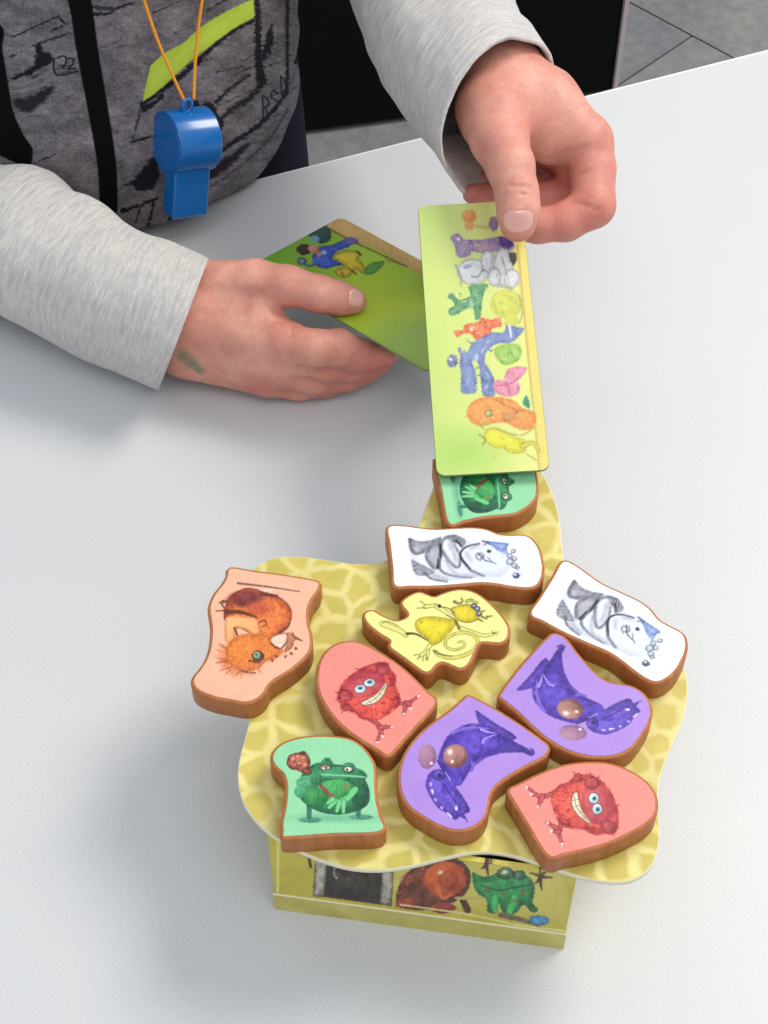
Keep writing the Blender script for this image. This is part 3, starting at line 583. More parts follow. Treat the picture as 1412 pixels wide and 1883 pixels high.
KINDS = {
 'green': ('z1', [(206, 1455), (540, 1433), (885, 1415), (870, 1300), (845, 1180), (838, 1060), (832, 950), (800, 880), (740, 810), (660, 762), (540, 742), (400, 740), (270, 760), (170, 800), (115, 860), (115, 920), (150, 965), (190, 1000), (213, 1060), (218, 1120), (210, 1220), (195, 1300), (183, 1365), (188, 1430)], (150, 216, 164), art_green),
 'red': ('z2', [(600, 800), (650, 770), (750, 720), (850, 682), (960, 662), (1080, 662), (1180, 690), (1270, 740), (1325, 800), (1342, 860), (1330, 920), (1280, 970), (1200, 1015), (1100, 1060), (1000, 1090), (880, 1115), (797, 1126), (700, 975), (640, 875)], (238, 142, 128), art_red),
 'purple': ('z2', [(430, 318), (620, 425), (800, 550), (815, 580), (790, 620), (700, 665), (600, 725), (540, 775), (515, 830), (505, 890), (480, 940), (430, 975), (350, 988), (270, 965), (190, 920), (120, 870), (80, 800), (70, 720), (85, 640), (120, 570), (180, 500), (240, 450), (330, 385), (395, 328)], (176, 138, 218), art_purple),
 'yellow': ('zy', [(108, 965), (120, 940), (160, 932), (220, 965), (290, 995), (340, 995), (390, 970), (392, 940), (355, 895), (355, 870), (400, 835), (460, 812), (500, 825), (560, 843), (620, 820), (690, 800), (760, 798), (830, 820), (900, 870), (960, 930), (1010, 990), (1035, 1040), (1030, 1100), (990, 1135), (900, 1130), (850, 1135), (825, 1170), (800, 1230), (765, 1285), (720, 1300), (660, 1275), (610, 1260), (570, 1275), (530, 1320), (490, 1322), (430, 1280), (350, 1220), (285, 1175), (272, 1150), (278, 1120), (200, 1070), (130, 1010)], (240, 236, 146), art_yellow),
 'white': ('zy', [(262, 388), (350, 378), (450, 390), (560, 402), (700, 395), (820, 392), (900, 405), (980, 435), (1060, 440), (1140, 440), (1190, 465), (1230, 520), (1250, 590), (1258, 650), (1245, 720), (1210, 765), (1150, 775), (1050, 765), (950, 748), (850, 742), (700, 755), (550, 765), (400, 765), (305, 762), (292, 650), (275, 500)], (250, 251, 250), art_white),
 'orange': ('zo', [(395, 120), (600, 150), (900, 190), (1140, 235), (1150, 262), (1138, 310), (1080, 390), (1050, 480), (1050, 590), (1075, 680), (1080, 780), (1050, 860), (970, 940), (880, 1010), (780, 1070), (710, 1130), (670, 1200), (610, 1250), (520, 1275), (400, 1255), (250, 1225), (120, 1170), (75, 1110), (85, 1060), (150, 980), (200, 890), (230, 780), (240, 650), (225, 530), (220, 450), (260, 350), (330, 260), (370, 190)], (240, 184, 152), art_orange),
}
# corners smoothed lightly: a dense Catmull-Rom through the measured points
PIECES = []
def build_piece(kind, label, cat_group):
    zk, pts, col, fn = KINDS[kind]
    W = np.array([J(x, y, ZT)[:2] for x, y in unz(zk, pts)]); cen = W.mean(0)
    P = ccw(resample(smooth_closed(W, 5), 130))
    og = (cen[0], cen[1], HB)
    root = thing(kind + '_monster_piece', label, 'game piece', og, cat_group)
    R = [(.09, .012), (.12, .05), (.12, TT - .10), (.11, TT - .06), (.085, TT - .025), (.035, TT - .003), (-.03, TT)]
    v, f = stack([Z(offset(P, a), HB + b) for a, b in R]); o = mesh_obj('wooden_body', v, f, M_WOOD, root, og); sharp(o, 60)
    x0, y0 = W.min(0) - .1; x1, y1 = W.max(0) + .1; lx, ly = x1 - x0, y1 - y0
    X, Y = plane_grid(np.array([x0, y0, ZT]), RT, np.array([0, 1.0, 0]), lx, ly, int(lx * 68), int(ly * 68), ZM[zk])
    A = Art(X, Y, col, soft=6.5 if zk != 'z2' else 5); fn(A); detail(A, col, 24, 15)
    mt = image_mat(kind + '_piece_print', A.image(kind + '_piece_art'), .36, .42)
    Pi = offset(P, -.015); v, f = stack([Z(Pi, HB + TT + .001), Z(Pi, HB + TT + .016), Z(offset(P, -.035), HB + TT + .024)])
    uv = np.c_[(v[:, 0] - x0) / lx, (v[:, 1] - y0) / ly]
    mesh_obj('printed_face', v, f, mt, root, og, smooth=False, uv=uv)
    PIECES.append([root, P.copy(), HB]); return root, cen, W
def copy_piece(root, cen, label, group, src_z, src, dst_z, dst):
    S = np.array([J(x, y, ZT)[:2] for x, y in unz(src_z, src)]); D = np.array([J(x, y, ZT)[:2] for x, y in unz(dst_z, dst)])
    s0, d0 = S.mean(0), D.mean(0); a = S - s0; b = D - d0
    th = math.atan2(np.sum(a[:, 0] * b[:, 1] - a[:, 1] * b[:, 0]), np.sum(a * b))
    R2 = np.array([[math.cos(th), -math.sin(th)], [math.sin(th), math.cos(th)]])
    print('FIT', label[:24], 'err', np.abs((a @ R2.T) - b).max().round(2))
    c = d0 + R2 @ (cen - s0)
    r = root.copy(); C.objects.link(r); r.location = (c[0] * CM, c[1] * CM, HB * CM); r.rotation_euler = (0, 0, th); r['label'] = label; r['group'] = group
    for ch in list(root.children):
        k = ch.copy(); C.objects.link(k); k.parent = r
    zk_, pts_ = KINDS[root.name.split('_')[0]][:2]
    P = ccw(resample(smooth_closed(np.array([J(x, y, ZT)[:2] for x, y in unz(zk_, pts_)]), 5), 130))
    PIECES.append([r, (P - cen) @ R2.T + c, HB]); return r
def inside(Q, P):
    r_ = np.zeros(len(Q), bool)
    for (ax, ay), (bx_, by) in zip(P, np.roll(P, -1, 0)):
        if ay != by: r_ ^= ((ay > Q[:, 1]) != (by > Q[:, 1])) & (Q[:, 0] < (bx_ - ax) * (Q[:, 1] - ay) / (by - ay) + ax)
    return r_
def settle():
    for it in range(60):
        hitn = 0
        for i in range(len(PIECES)):
            for j in range(i + 1, len(PIECES)):
                A_, B_ = offset(PIECES[i][1], .125), offset(PIECES[j][1], .125)
                ia, ib = inside(A_, B_), inside(B_, A_)
                if not (ia.any() or ib.any()): continue
                hitn += 1; n_ = np.zeros(2)
                for P_, m_, sg in ((A_, ia, 1), (B_, ib, -1)):
                    if m_.any():
                        t = np.roll(P_, -1, 0) - np.roll(P_, 1, 0); t /= np.linalg.norm(t, axis=1)[:, None]; n_ += sg * (np.stack([t[:, 1], -t[:, 0]], 1)[m_]).sum(0)
                n_ /= np.linalg.norm(n_) + 1e-9
                for k_, sg in ((i, -1), (j, 1)):
                    PIECES[k_][1] = PIECES[k_][1] + n_ * sg * .012; PIECES[k_][0].location.x += n_[0] * sg * .012 * CM; PIECES[k_][0].location.y += n_[1] * sg * .012 * CM
        if not hitn: break
G_ = 'wooden monster pieces lying on the board'
gr, gc, _ = build_piece('green', 'green faced wooden piece with frog monster, bottom left beside the board edge', G_)
copy_piece(gr, gc, 'green faced frog monster piece half hidden under the long card', G_, 'z1', [(206, 1455), (885, 1415), (560, 742)], 'zy', [(500, -65), (705, 355), (1240, 155)])
rr, rc, _ = build_piece('red', 'salmon faced furry monster piece at the lower right of the board', G_)
copy_piece(rr, rc, 'salmon faced furry monster piece between the orange and yellow pieces', G_, 'z2', [(600, 800), (797, 1126), (1342, 850)], 'z1', [(872, 825), (1302, 612), (480, 145)])
pr, pcen, _ = build_piece('purple', 'purple dragon piece standing out lower, left of the lower salmon piece', G_)
pr['label'] = 'purple faced dragon piece lying left of the lower right salmon piece'
copy_piece(pr, pcen, 'purple faced dragon piece touching the right hand white piece', G_, 'z2', [(425, 316), (812, 570), (380, 990), (72, 730)], 'z2', [(497, 300), (760, 50), (1328, 480), (1120, 633)])
build_piece('yellow', 'jagged yellow wooden piece with thin horned monster in the middle of the board', G_)
wr, wc, _ = build_piece('white', 'white faced bear monster piece lying straight, just below the green one near the card', G_)
wr['label'] = 'white faced bear monster piece lying level, above the yellow piece'
copy_piece(wr, wc, 'white faced bear monster piece slanting down to the right board edge', G_, 'zy', [(262, 388), (305, 762), (1256, 640), (1210, 765)], 'z3', [(458, 80), (85, 365), (1266, 735), (1050, 938)])
build_piece('orange', 'peach faced wooden piece with orange furry monster overhanging the left board edge', G_)

settle()
# ================================================================== cards
def card(name, label, O, U, V, Nn, lu, lv, zk, painter, grp, th=.14, rad=.42, curve=0.0):
    "rounded card: O corner, U along the long side, V across, Nn up; face printed by painter"
    root = thing(name, label, 'card', O, grp)
    pts = []
    for (cx, cy, a0_) in ((lu - rad, lv - rad, 0), (rad, lv - rad, 90), (rad, rad, 180), (lu - rad, rad, 270)):
        for k in range(7):
            a = math.radians(a0_ + 90 * k / 6); pts.append((cx + rad * math.cos(a), cy + rad * math.sin(a)))
    P = np.array(pts)
    W_ = lambda Q, h: np.array([O + U * x + V * y + Nn * h for x, y in Q])
    v, f = stack([W_(offset(P, -.03), -th), W_(P, -th + .03), W_(P, -.035), W_(offset(P, -.02), -.006)]); o = mesh_obj('card_core', v, f, M_CARDEDGE, root, O); sharp(o, 50)
    X, Y = plane_grid(np.array(O), U, V, lu, lv, int(lu * 56), int(lv * 56), zk)
    A = painter(X, Y); mt = image_mat(name + '_print', A.image(name + '_art'), .30, .5, grain=.03)
    Q = offset(P, -.02); v, f = stack([W_(Q, -.005), W_(offset(P, -.025), .0)]); u = (v - O) @ U / lu; w = (v - O) @ V / lv
    mesh_obj('printed_face', v, f, mt, root, O, smooth=False, uv=np.c_[u, w])
    return root
M_CARDEDGE = Mat('card_edge_grey_green', (120, 142, 92), .7, .2).m

def paint_card1(X, Y):
    A = Art(X, Y, (0, 0, 0), soft=8); A.rough = 11
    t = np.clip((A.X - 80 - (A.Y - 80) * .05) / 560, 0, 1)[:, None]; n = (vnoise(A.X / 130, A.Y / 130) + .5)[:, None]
    A.c = np.array([190, 217, 114]) * (1 - t) + np.array([226, 230, 134]) * t + n * np.array([10, 6, 4])  # pastel ground: glare on the glossy card is included in these tones
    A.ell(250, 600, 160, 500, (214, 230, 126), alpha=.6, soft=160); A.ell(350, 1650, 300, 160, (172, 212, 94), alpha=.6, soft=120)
    A.poly([(660, 60), (900, 60), (920, 1900), (830, 1790), (770, 1250), (700, 600)], (238, 218, 116), (228, 204, 100), rim=30, sm=False, mott=.4)
    A.line([(690, 350), (720, 640), (770, 1180), (830, 1780)], 9, (190, 172, 88), soft=8)
    A.ell(385, 162, 48, 42, (240, 170, 78), (222, 142, 70)); A.ell(388, 222, 30, 28, (240, 170, 84), (226, 150, 80)); A.ell(540, 210, 30, 46, (160, 124, 160), (120, 90, 140)); A.line([(430, 225), (520, 240)], 22, (206, 186, 110), 14)
    P1 = ((168, 140, 178), (134, 104, 160))
    A.poly([(268, 292), (320, 272), (350, 305), (420, 312), (520, 302), (575, 300), (590, 385), (540, 385), (470, 395), (400, 385), (392, 408), (350, 424), (308, 414), (295, 350)], *P1, rim=36, mott=.7)
    A.ell(318, 305, 10, 9, (250, 250, 244)); A.poly([(572, 300), (600, 290), (665, 330), (650, 372), (600, 372)], (82, 58, 150), (46, 30, 104), rim=16); A.line([(610, 400), (670, 350)], 24, (160, 140, 196), 14)
    A.ell(460, 362, 50, 26, (178, 140, 150), alpha=.7)
    for e_ in ((410, 512, 92, 74), (505, 450, 40, 60), (600, 480, 56, 110), (545, 545, 34, 50), (655, 555, 42, 50)): A.ell(*e_, (244, 244, 244), (206, 206, 214), out=(158, 156, 158), soft=9)
    A.poly([(640, 395), (680, 395), (682, 440), (664, 470), (640, 430)], (92, 84, 84), (60, 52, 56)); A.line([(300, 470), (330, 540), (335, 600)], 15, (150, 154, 150), 8); A.line([(400, 540), (440, 545), (470, 500)], 8, (120, 120, 130)); A.ell(375, 480, 24, 16, (160, 170, 190)); A.line([(530, 420), (520, 500), (500, 560)], 8, (170, 166, 170)); A.line([(590, 420), (620, 520), (640, 590)], 8, (170, 166, 170))
    A.line([(560, 600), (660, 620)], 16, (170, 170, 156)) 
    A.poly([(385, 600), (500, 590), (480, 640), (465, 720), (455, 800), (425, 812), (412, 740), (360, 748), (310, 780), (268, 788), (256, 750), (295, 720), (262, 665), (290, 650), (320, 690), (392, 662)], (112, 172, 120), (66, 122, 92), rim=26, mott=.7); A.ell(270, 668, 20, 18, (88, 140, 116)); A.ell(400, 722, 14, 26, (150, 196, 150))
    A.ell(620, 715, 92, 84, (226, 226, 104), (204, 204, 80), out=(182, 186, 88)); A.ell(650, 820, 44, 48, (222, 224, 96), (200, 202, 84)); A.line([(540, 700), (560, 770)], 8, (170, 174, 84)); A.line([(600, 660), (660, 680), (700, 730)], 7, (176, 178, 90)); A.line([(700, 660), (720, 770), (700, 840)], 8, (160, 160, 84))
    A.poly([(290, 885), (345, 880), (355, 848), (440, 830), (460, 800), (500, 812), (545, 815), (590, 830), (585, 858), (530, 870), (520, 905), (450, 945), (420, 940), (400, 905), (340, 905), (318, 925), (300, 915)], (242, 124, 82), (214, 84, 62), rim=24, mott=.8); A.ell(398, 872, 10, 13, (252, 220, 190)); A.ell(560, 820, 24, 20, (236, 112, 80))
    A.poly([(735, 870), (690, 862), (630, 850), (600, 895), (530, 895), (460, 925), (405, 965), (372, 1020), (350, 1010), (325, 1070), (335, 1160), (335, 1268), (385, 1280), (432, 1262), (428, 1160), (402, 1075), (440, 1085), (458, 1180), (470, 1285), (505, 1306), (545, 1290), (545, 1200), (515, 1130), (482, 1080), (500, 1010), (560, 965), (640, 962), (690, 925)], (124, 142, 196), (92, 106, 168), rim=26, mott=.7)
    A.ell(280, 1075, 34, 40, (140, 146, 180), (104, 112, 160)); A.ell(268, 1062, 10, 9, (230, 230, 240)); A.ell(300, 1085, 10, 9, (70, 70, 110)); A.line([(325, 1000), (345, 1060)], 22, (110, 120, 178), 14); A.ell(430, 1052, 16, 20, (170, 190, 226)); A.line([(640, 850), (650, 925)], 14, (226, 228, 232), 10); A.line([(620, 850), (628, 905)], 8, (100, 110, 160))
    A.poly([(545, 1000), (600, 970), (680, 965), (715, 1000), (705, 1060), (660, 1090), (610, 1100), (560, 1060)], (160, 204, 96), (130, 176, 74), rim=30, mott=.6)
    A.poly([(545, 1200), (600, 1190), (630, 1125), (700, 1110), (750, 1120), (720, 1170), (690, 1200), (705, 1235), (690, 1280), (640, 1300), (580, 1290), (540, 1250)], (236, 150, 176), (212, 110, 150), rim=26, mott=.7); A.line([(560, 1230), (640, 1220), (690, 1180)], 10, (196, 92, 132)); A.line([(620, 1210), (640, 1280)], 8, (196, 92, 132))
    A.poly([(370, 1390), (410, 1330), (480, 1300), (560, 1300), (660, 1320), (720, 1370), (800, 1400), (800, 1480), (760, 1510), (690, 1500), (600, 1460), (500, 1475), (410, 1470)], (240, 156, 82), (222, 124, 60), rim=30, mott=.6); A.ell(508, 1405, 18, 17, (214, 232, 130), (150, 160, 80), out=(150, 110, 50)); A.line([(600, 1410), (630, 1450), (700, 1380)], 14, (186, 120, 64)); A.ell(640, 1420, 36, 26, (206, 140, 84), alpha=.8); A.line([(560, 1320), (650, 1370), (720, 1390)], 9, (206, 110, 56))
    for k in range(16): A.line([(380 + k * 5, 1400 + k * 5), (362 + k * 9, 1425 + k * 6)], 9, (226, 132, 66), 3, alpha=.8)
    A.poly([(722, 1340), (745, 1290), (764, 1330), (762, 1375)], (60, 160, 120), (40, 130, 100))
    A.poly([(480, 1560), (520, 1500), (600, 1520), (680, 1560), (740, 1580), (730, 1640), (660, 1650), (600, 1620), (540, 1610)], (232, 226, 60), (206, 196, 52), rim=26, out=(166, 160, 64)); A.line([(450, 1540), (490, 1570), (470, 1600)], 10, (150, 150, 66)); A.line([(560, 1500), (640, 1530), (720, 1540), (790, 1500)], 12, (170, 160, 80), 6); A.line([(720, 1610), (790, 1590), (820, 1640)], 20, (220, 210, 70), 12, out=(160, 150, 70)); A.line([(540, 1640), (545, 1700)], 6, (190, 190, 84)); A.line([(460, 1480), (500, 1470)], 14, (166, 158, 70)); A.line([(750, 1660), (810, 1700)], 10, (190, 176, 84))
    rs = random.Random(8)
    for (x, y, w_, h_, c_) in ((420, 340, 130, 40, (96, 70, 130)), (560, 500, 130, 80, (120, 118, 126)), (380, 700, 90, 80, (50, 96, 72)), (460, 860, 110, 50, (170, 50, 44)), (450, 980, 110, 60, (66, 76, 140)), (440, 1180, 80, 90, (66, 76, 140)), (640, 1210, 70, 70, (180, 84, 120)), (620, 1400, 170, 70, (176, 92, 46)), (640, 1590, 110, 60, (150, 140, 50)), (620, 720, 70, 80, (160, 160, 66)), (640, 1030, 60, 50, (96, 140, 60))):
        for k in range(7):
            x0 = x + rs.uniform(-w_, w_) * .8; y0 = y + rs.uniform(-h_, h_) * .8; a = rs.uniform(0, 6.3); l_ = rs.uniform(14, 40)
            A.line([(x0, y0), (x0 + l_ * .6 * math.cos(a) + rs.uniform(-6, 6), y0 + l_ * .6 * math.sin(a)), (x0 + l_ * math.cos(a + .5), y0 + l_ * math.sin(a + .5))], 8, c_ if k % 3 else (246, 244, 214), 3, alpha=.55, soft=5)
    detail(A, (204, 222, 118), 26, 15); A.c = A.c * .86 + np.array([228, 228, 176]) * .14  # pale wash over the whole face: card glare mixed into the print colour
    return A
def paint_card2(X, Y):
    A = Art(X, Y, (0, 0, 0), soft=5); A.rough = 7
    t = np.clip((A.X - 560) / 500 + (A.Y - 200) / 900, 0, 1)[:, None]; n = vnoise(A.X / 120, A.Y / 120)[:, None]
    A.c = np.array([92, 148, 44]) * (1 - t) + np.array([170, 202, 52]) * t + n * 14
    A.ell(1080, 470, 170, 130, (192, 214, 62), alpha=.6, soft=90); A.ell(1290, 640, 230, 150, (176, 206, 104), alpha=.8, soft=110)  # second ellipse: glare at the right end painted in as paler green
    A.poly([(840, 110), (930, 50), (1500, 340), (1700, 480), (1500, 430), (1280, 330), (1050, 200), (940, 170)], (222, 182, 110), (200, 160, 92), rim=36, sm=False, mott=.5)
    A.line([(860, 120), (960, 175), (1100, 240), (1210, 292)], 7, (120, 96, 40), soft=6)
    A.ell(830, 150, 40, 34, (60, 96, 96), (40, 70, 60), out=(40, 60, 40)); A.ell(800, 170, 22, 16, (110, 160, 170)); A.line([(780, 150), (850, 110)], 18, (54, 84, 54), 10)
    A.poly([(790, 250), (820, 205), (880, 195), (950, 165), (985, 180), (950, 205), (900, 225), (880, 262), (950, 262), (955, 282), (890, 290), (850, 304), (800, 285)], (70, 100, 196), (38, 56, 140), rim=20, mott=.7)
    A.ell(965, 178, 30, 16, (130, 116, 180), (90, 80, 150)); A.ell(752, 216, 34, 24, (84, 58, 42), (54, 36, 30)); A.ell(795, 212, 24, 20, (214, 160, 128), (170, 116, 90)); A.ell(820, 235, 12, 12, (190, 120, 100))
    A.line([(735, 265), (770, 290), (800, 280)], 12, (70, 100, 120)); A.ell(742, 268, 16, 12, (96, 130, 150), out=(40, 60, 60)); A.ell(840, 230, 12, 10, (150, 170, 220))
    A.poly([(885, 250), (930, 225), (1000, 230), (990, 262), (1010, 280), (1020, 320), (980, 300), (950, 335), (910, 335), (895, 312), (940, 290)], (226, 204, 56), (176, 150, 36), rim=18, out=(120, 104, 40)); A.line([(950, 300), (985, 325)], 7, (110, 90, 30)); A.line([(990, 225), (1005, 240)], 10, (90, 70, 40))
    A.poly([(1025, 300), (1060, 275), (1110, 270), (1100, 295), (1060, 325), (1025, 328)], (98, 160, 66), (60, 116, 46), rim=14, mott=.6); A.line([(1120, 262), (1180, 282)], 6, (140, 130, 60)); A.line([(920, 318), (930, 335)], 8, (150, 90, 40)); detail(A, (140, 180, 50), 14, 9)
    return A
Z4 = (750, 350, 3.4233); Z3C = (250, 370, 2.4345)
ZC0, ZC1 = ZT + .55, 11.35
c_bl, c_br = J(801, 869, ZC0), J(1014, 873, ZC0 + .12); c_tl = J(770, 372, ZC1)
m_b, m_t = J(907, 870, ZC0), J(863, 373, ZC1); U1 = m_t - m_b; Lu = np.linalg.norm(U1); U1 /= Lu
V1 = c_br - c_bl; Lw = np.linalg.norm(V1) * .985; V1 = V1 - U1 * (V1 @ U1); V1 /= np.linalg.norm(V1); c_bl = m_b - V1 * Lw / 2; N1 = np.cross(V1, U1)
print('CARD1', Lu, Lw, N1)
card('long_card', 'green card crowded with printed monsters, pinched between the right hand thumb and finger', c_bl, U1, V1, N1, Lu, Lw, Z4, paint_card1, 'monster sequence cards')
k_o, k_a = J(457, 490, 4.5), J(628, 399, 3.6); k_b = J(788, 684, 5.5)
U2 = k_b - k_o; L2 = np.linalg.norm(U2); U2 /= L2; V2 = k_a - k_o; V2 -= U2 * (V2 @ U2); W2 = np.linalg.norm(V2); V2 /= W2; N2 = np.cross(U2, V2)
print('CARD2', L2, W2, N2)
card('short_card', 'green card with blue figure and tan strip, held flat in the left lying hand', k_o, U2, V2, N2, L2, W2, Z3C, paint_card2, 'monster sequence cards')

# ================================================================== PERSON
def smin(a, b, k):
    h = np.clip(.5 + .5 * (b - a) / k, 0, 1); return b * (1 - h) + a * h - k * h * (1 - h)
class SDF:
    def __init__(s): s.p = []
    def cap(s, a, b, ra, rb, k=.35): s.p.append(('c', np.array(a, float), np.array(b, float), ra, rb, k)); return s
    def chain(s, J_, k=.35):
        for (a, ra), (b, rb) in zip(J_[:-1], J_[1:]): s.cap(a, b, ra, rb, k)
        return s
    def ell(s, c, ax, r, k=.5): s.p.append(('e', np.array(c, float), np.array(ax, float), np.array(r, float), 0, k)); return s
    def cut(s, a, b, ra, rb, k=.12): s.p.append(('x', np.array(a, float), np.array(b, float), ra, rb, k)); return s
    def grp(s, other, k): s.p.append(('g', other, None, 0, 0, k)); return s
    def __call__(s, P):
        d = np.full(len(P), 50.0)
        for t, a, b, ra, rb, k in s.p:
            if t == 'g': d = smin(d, a(P), k); continue
            if t == 'e':
                q = (P - a) @ b.T / ra; n = np.linalg.norm(q, axis=1); e = (n - 1) * ra.min() if False else n * (n - 1) / (np.linalg.norm(q / ra, axis=1) + 1e-6); d = smin(d, e, k); continue
            ab = b - a; h = np.clip((P - a) @ ab / (ab @ ab + 1e-9), 0, 1)
            e = np.linalg.norm(P - a - h[:, None] * ab, axis=1) - (ra + (rb - ra) * h)
            if t == 'c': d = smin(d, e, k)
            else: d = -smin(-d, e, k)
        return d
def surface_nets(fn, lo, hi, h):
    lo = np.array(lo, float); n = np.ceil((np.array(hi) - lo) / h).astype(int) + 1
    g = [lo[i] + np.arange(n[i]) * h for i in range(3)]
    f = np.empty(n)
    for i in range(0, n[0], 16):
        G = np.stack(np.meshgrid(g[0][i:i + 16], g[1], g[2], indexing='ij'), -1); f[i:i + 16] = fn(G.reshape(-1, 3)).reshape(G.shape[:3])
    s = f < 0
    cs = [s[a:n[0] - 1 + a, b:n[1] - 1 + b, c:n[2] - 1 + c] for a in (0, 1) for b in (0, 1) for c in (0, 1)]
    cnt = sum(x.astype(int) for x in cs); act = (cnt > 0) & (cnt < 8)
    idx = np.full(act.shape, -1); I = np.argwhere(act); idx[act] = np.arange(len(I))
    acc = np.zeros((len(I), 3)); num = np.zeros(len(I))
    for a in range(3):
        o1, o2 = [k for k in range(3) if k != a]
        for u in (0, 1):
            for w in (0, 1):
                b = I.copy(); b[:, o1] += u; b[:, o2] += w; e = b.copy(); e[:, a] += 1
                fb, fe = f[tuple(b.T)], f[tuple(e.T)]; m_ = (fb < 0) != (fe < 0); t = np.where(m_, fb / (fb - fe + 1e-12), 0)
                p = b.astype(float); p[:, a] += t; acc += p * m_[:, None]; num += m_
    V = lo + acc / num[:, None] * h; F = []
    for a in range(3):
        o1, o2 = (a + 1) % 3, (a + 2) % 3
        sl0 = [slice(None)] * 3; sl1 = [slice(None)] * 3; sl0[a] = slice(0, -1); sl1[a] = slice(1, None)
        x = s[tuple(sl0)] != s[tuple(sl1)]; E = np.argwhere(x)
        E = E[(E[:, o1] > 0) & (E[:, o2] > 0) & (E[:, o1] < n[o1] - 1) & (E[:, o2] < n[o2] - 1)]
        q = []
        for u, w in ((0, 0), (1, 0), (1, 1), (0, 1)):
            b = E.copy(); b[:, o1] -= u; b[:, o2] -= w; q.append(idx[tuple(b.T)])
        q = np.stack(q, 1); neg = s[tuple(E.T)]; q[~neg] = q[~neg][:, ::-1]; F.append(q)
    F = np.vstack(F); return V, F[(F >= 0).all(1)]
def hit(fn, px, py, near=30.0):
    d = FW + RT * ((px - W0 / 2) / FOC) + UP * ((H0 / 2 - py) / FOC); d /= np.linalg.norm(d); t = near
    for _ in range(120):
        e = fn((EYE + d * t)[None])[0]
        if e < .004: return EYE + d * t
        t += max(e * .8, .01)
        if t > 140: return None
    return EYE + d * t
def grad(fn, p, e=.03):
    g = np.array([fn((p + e * v)[None])[0] - fn((p - e * v)[None])[0] for v in np.eye(3)]); return g / np.linalg.norm(g)
def crease(fn, pts, r=.05, k=.10, depth=0.0):
    P = [hit(fn, x, y) for x, y in pts]
    P = [p for p in P if p is not None]
    for a, b in zip(P[:-1], P[1:]):
        if np.linalg.norm(a - b) < 1.5: fn.cut(a, b, r, r, k)

T = thing('person', 'child in grey shirt with neon stripe at the table, a card in each hand', 'person', (-18, 84.5, FZ))
OG = (-18, 84.5, FZ)

# ---- right-hand side of the picture: the hand pinching the long card
RH = SDF()
wr_ = J(922, 140, 13.7); fore = J(790, -60, 13.9)
RH.chain([(fore, 2.3), (wr_, 1.95)], .6)
RH.cap(wr_, J(915, 215, 14.0), 2.0, 1.75, .8)
RH.chain([(J(925, 158, 13.7), 1.85), (J(998, 192, 13.4), 1.7), (J(1078, 262, 12.6), 1.28)], .8)
RH.cap(J(930, 180, 13.4), J(1062, 275, 11.4), 1.9, 1.2, .8)
RH.cap(J(920, 190, 12.6), J(1040, 290, 10.4), 1.7, 1.05, .7)
RH.cap(J(910, 200, 12.0), J(1010, 300, 9.2), 1.5, .95, .6)
RH.cap(J(950, 200, 13.6), J(1010, 262, 12.6), 1.5, 1.0, .9)
TH = SDF().chain([(J(898, 200, 14.0), 1.62), (J(918, 255, 14.0), 1.38), (J(938, 305, 13.9), 1.12), (J(950, 352, 13.4), .98), (J(953, 385, 12.9), .98), (J(952, 412, 12.35), .84)], .3)
RH.grp(TH, .45)
IX = SDF().chain([(J(1078, 258, 12.4), 1.3), (J(1090, 310, 11.8), 1.10), (J(1090, 378, 10.9), 1.08), (J(1040, 408, 10.45), .93), (J(990, 415, 10.3), .84), (J(950, 415, 10.35), .74)], .25)
RH.grp(IX, .3)
MD = SDF().chain([(J(1052, 285, 11.0), 1.15), (J(1062, 325, 10.0), .98), (J(1052, 356, 9.4), .95), (J(990, 362, 9.3), .78), (J(920, 356, 9.8), .62), (J(869, 357, 10.2), .50)], .2)
RH.grp(MD, .16)
RG = SDF().chain([(J(1035, 292, 10.2), 1.0), (J(1030, 322, 9.2), .86), (J(1000, 335, 8.9), .78), (J(930, 333, 9.2), .58), (J(893, 328, 9.6), .46)], .2)
RH.grp(RG, .14)
PK = SDF().chain([(J(1005, 300, 9.0), .85), (J(1010, 330, 8.0), .7), (J(960, 335, 7.9), .6), (J(925, 325, 8.2), .5)], .2)
RH.grp(PK, .12)
crease(RH, [(905, 349), (925, 342), (950, 341), (975, 346)], .055, .10)
crease(RH, [(915, 362), (940, 356), (972, 359)], .03, .08)
crease(RH, [(1000, 292), (1030, 285), (1062, 275), (1078, 270)], .07, .12)
crease(RH, [(1048, 372), (1075, 378), (1100, 386)], .07, .10)
crease(RH, [(1046, 338), (1060, 324), (1084, 314)], .07, .10)
crease(RH, [(1000, 262), (1012, 250), (1022, 240)], .03, .14)
v1, f1 = surface_nets(RH, np.array([-2, 52, 6.0]), np.array([14.5, 86, 18.0]), .13)

# ---- left-hand side: hand lying on the table, thumb over the short card
LH = SDF()
LH.chain([(J(130, 500, 4.2), 2.9), (J(300, 575, 3.7), 2.5), (J(352, 590, 3.5), 2.3)], .6)
LH.cap(J(365, 545, 4.4), J(478, 568, 4.9), 1.75, 1.15, .9)
LH.cap(J(360, 585, 3.6), J(522, 630, 4.2), 1.9, 1.08, .8)
LH.cap(J(355, 615, 3.0), J(530, 645, 3.6), 1.85, 1.22, .9)
LH.cap(J(350, 635, 2.4), J(512, 675, 2.5), 1.6, 1.12, .8)
LH.cap(J(345, 640, 2.1), J(492, 695, 1.45), 1.4, 1.02, .7)
LT = SDF().chain([(J(385, 530, 5.0), 1.45), (J(470, 518, 5.9), 1.12), (J(530, 526, 6.1), 1.02), (J(590, 541, 6.0), .92), (J(625, 549, 5.8), .82), (J(650, 554, 5.55), .66)], .3)
LH.grp(LT, .32)
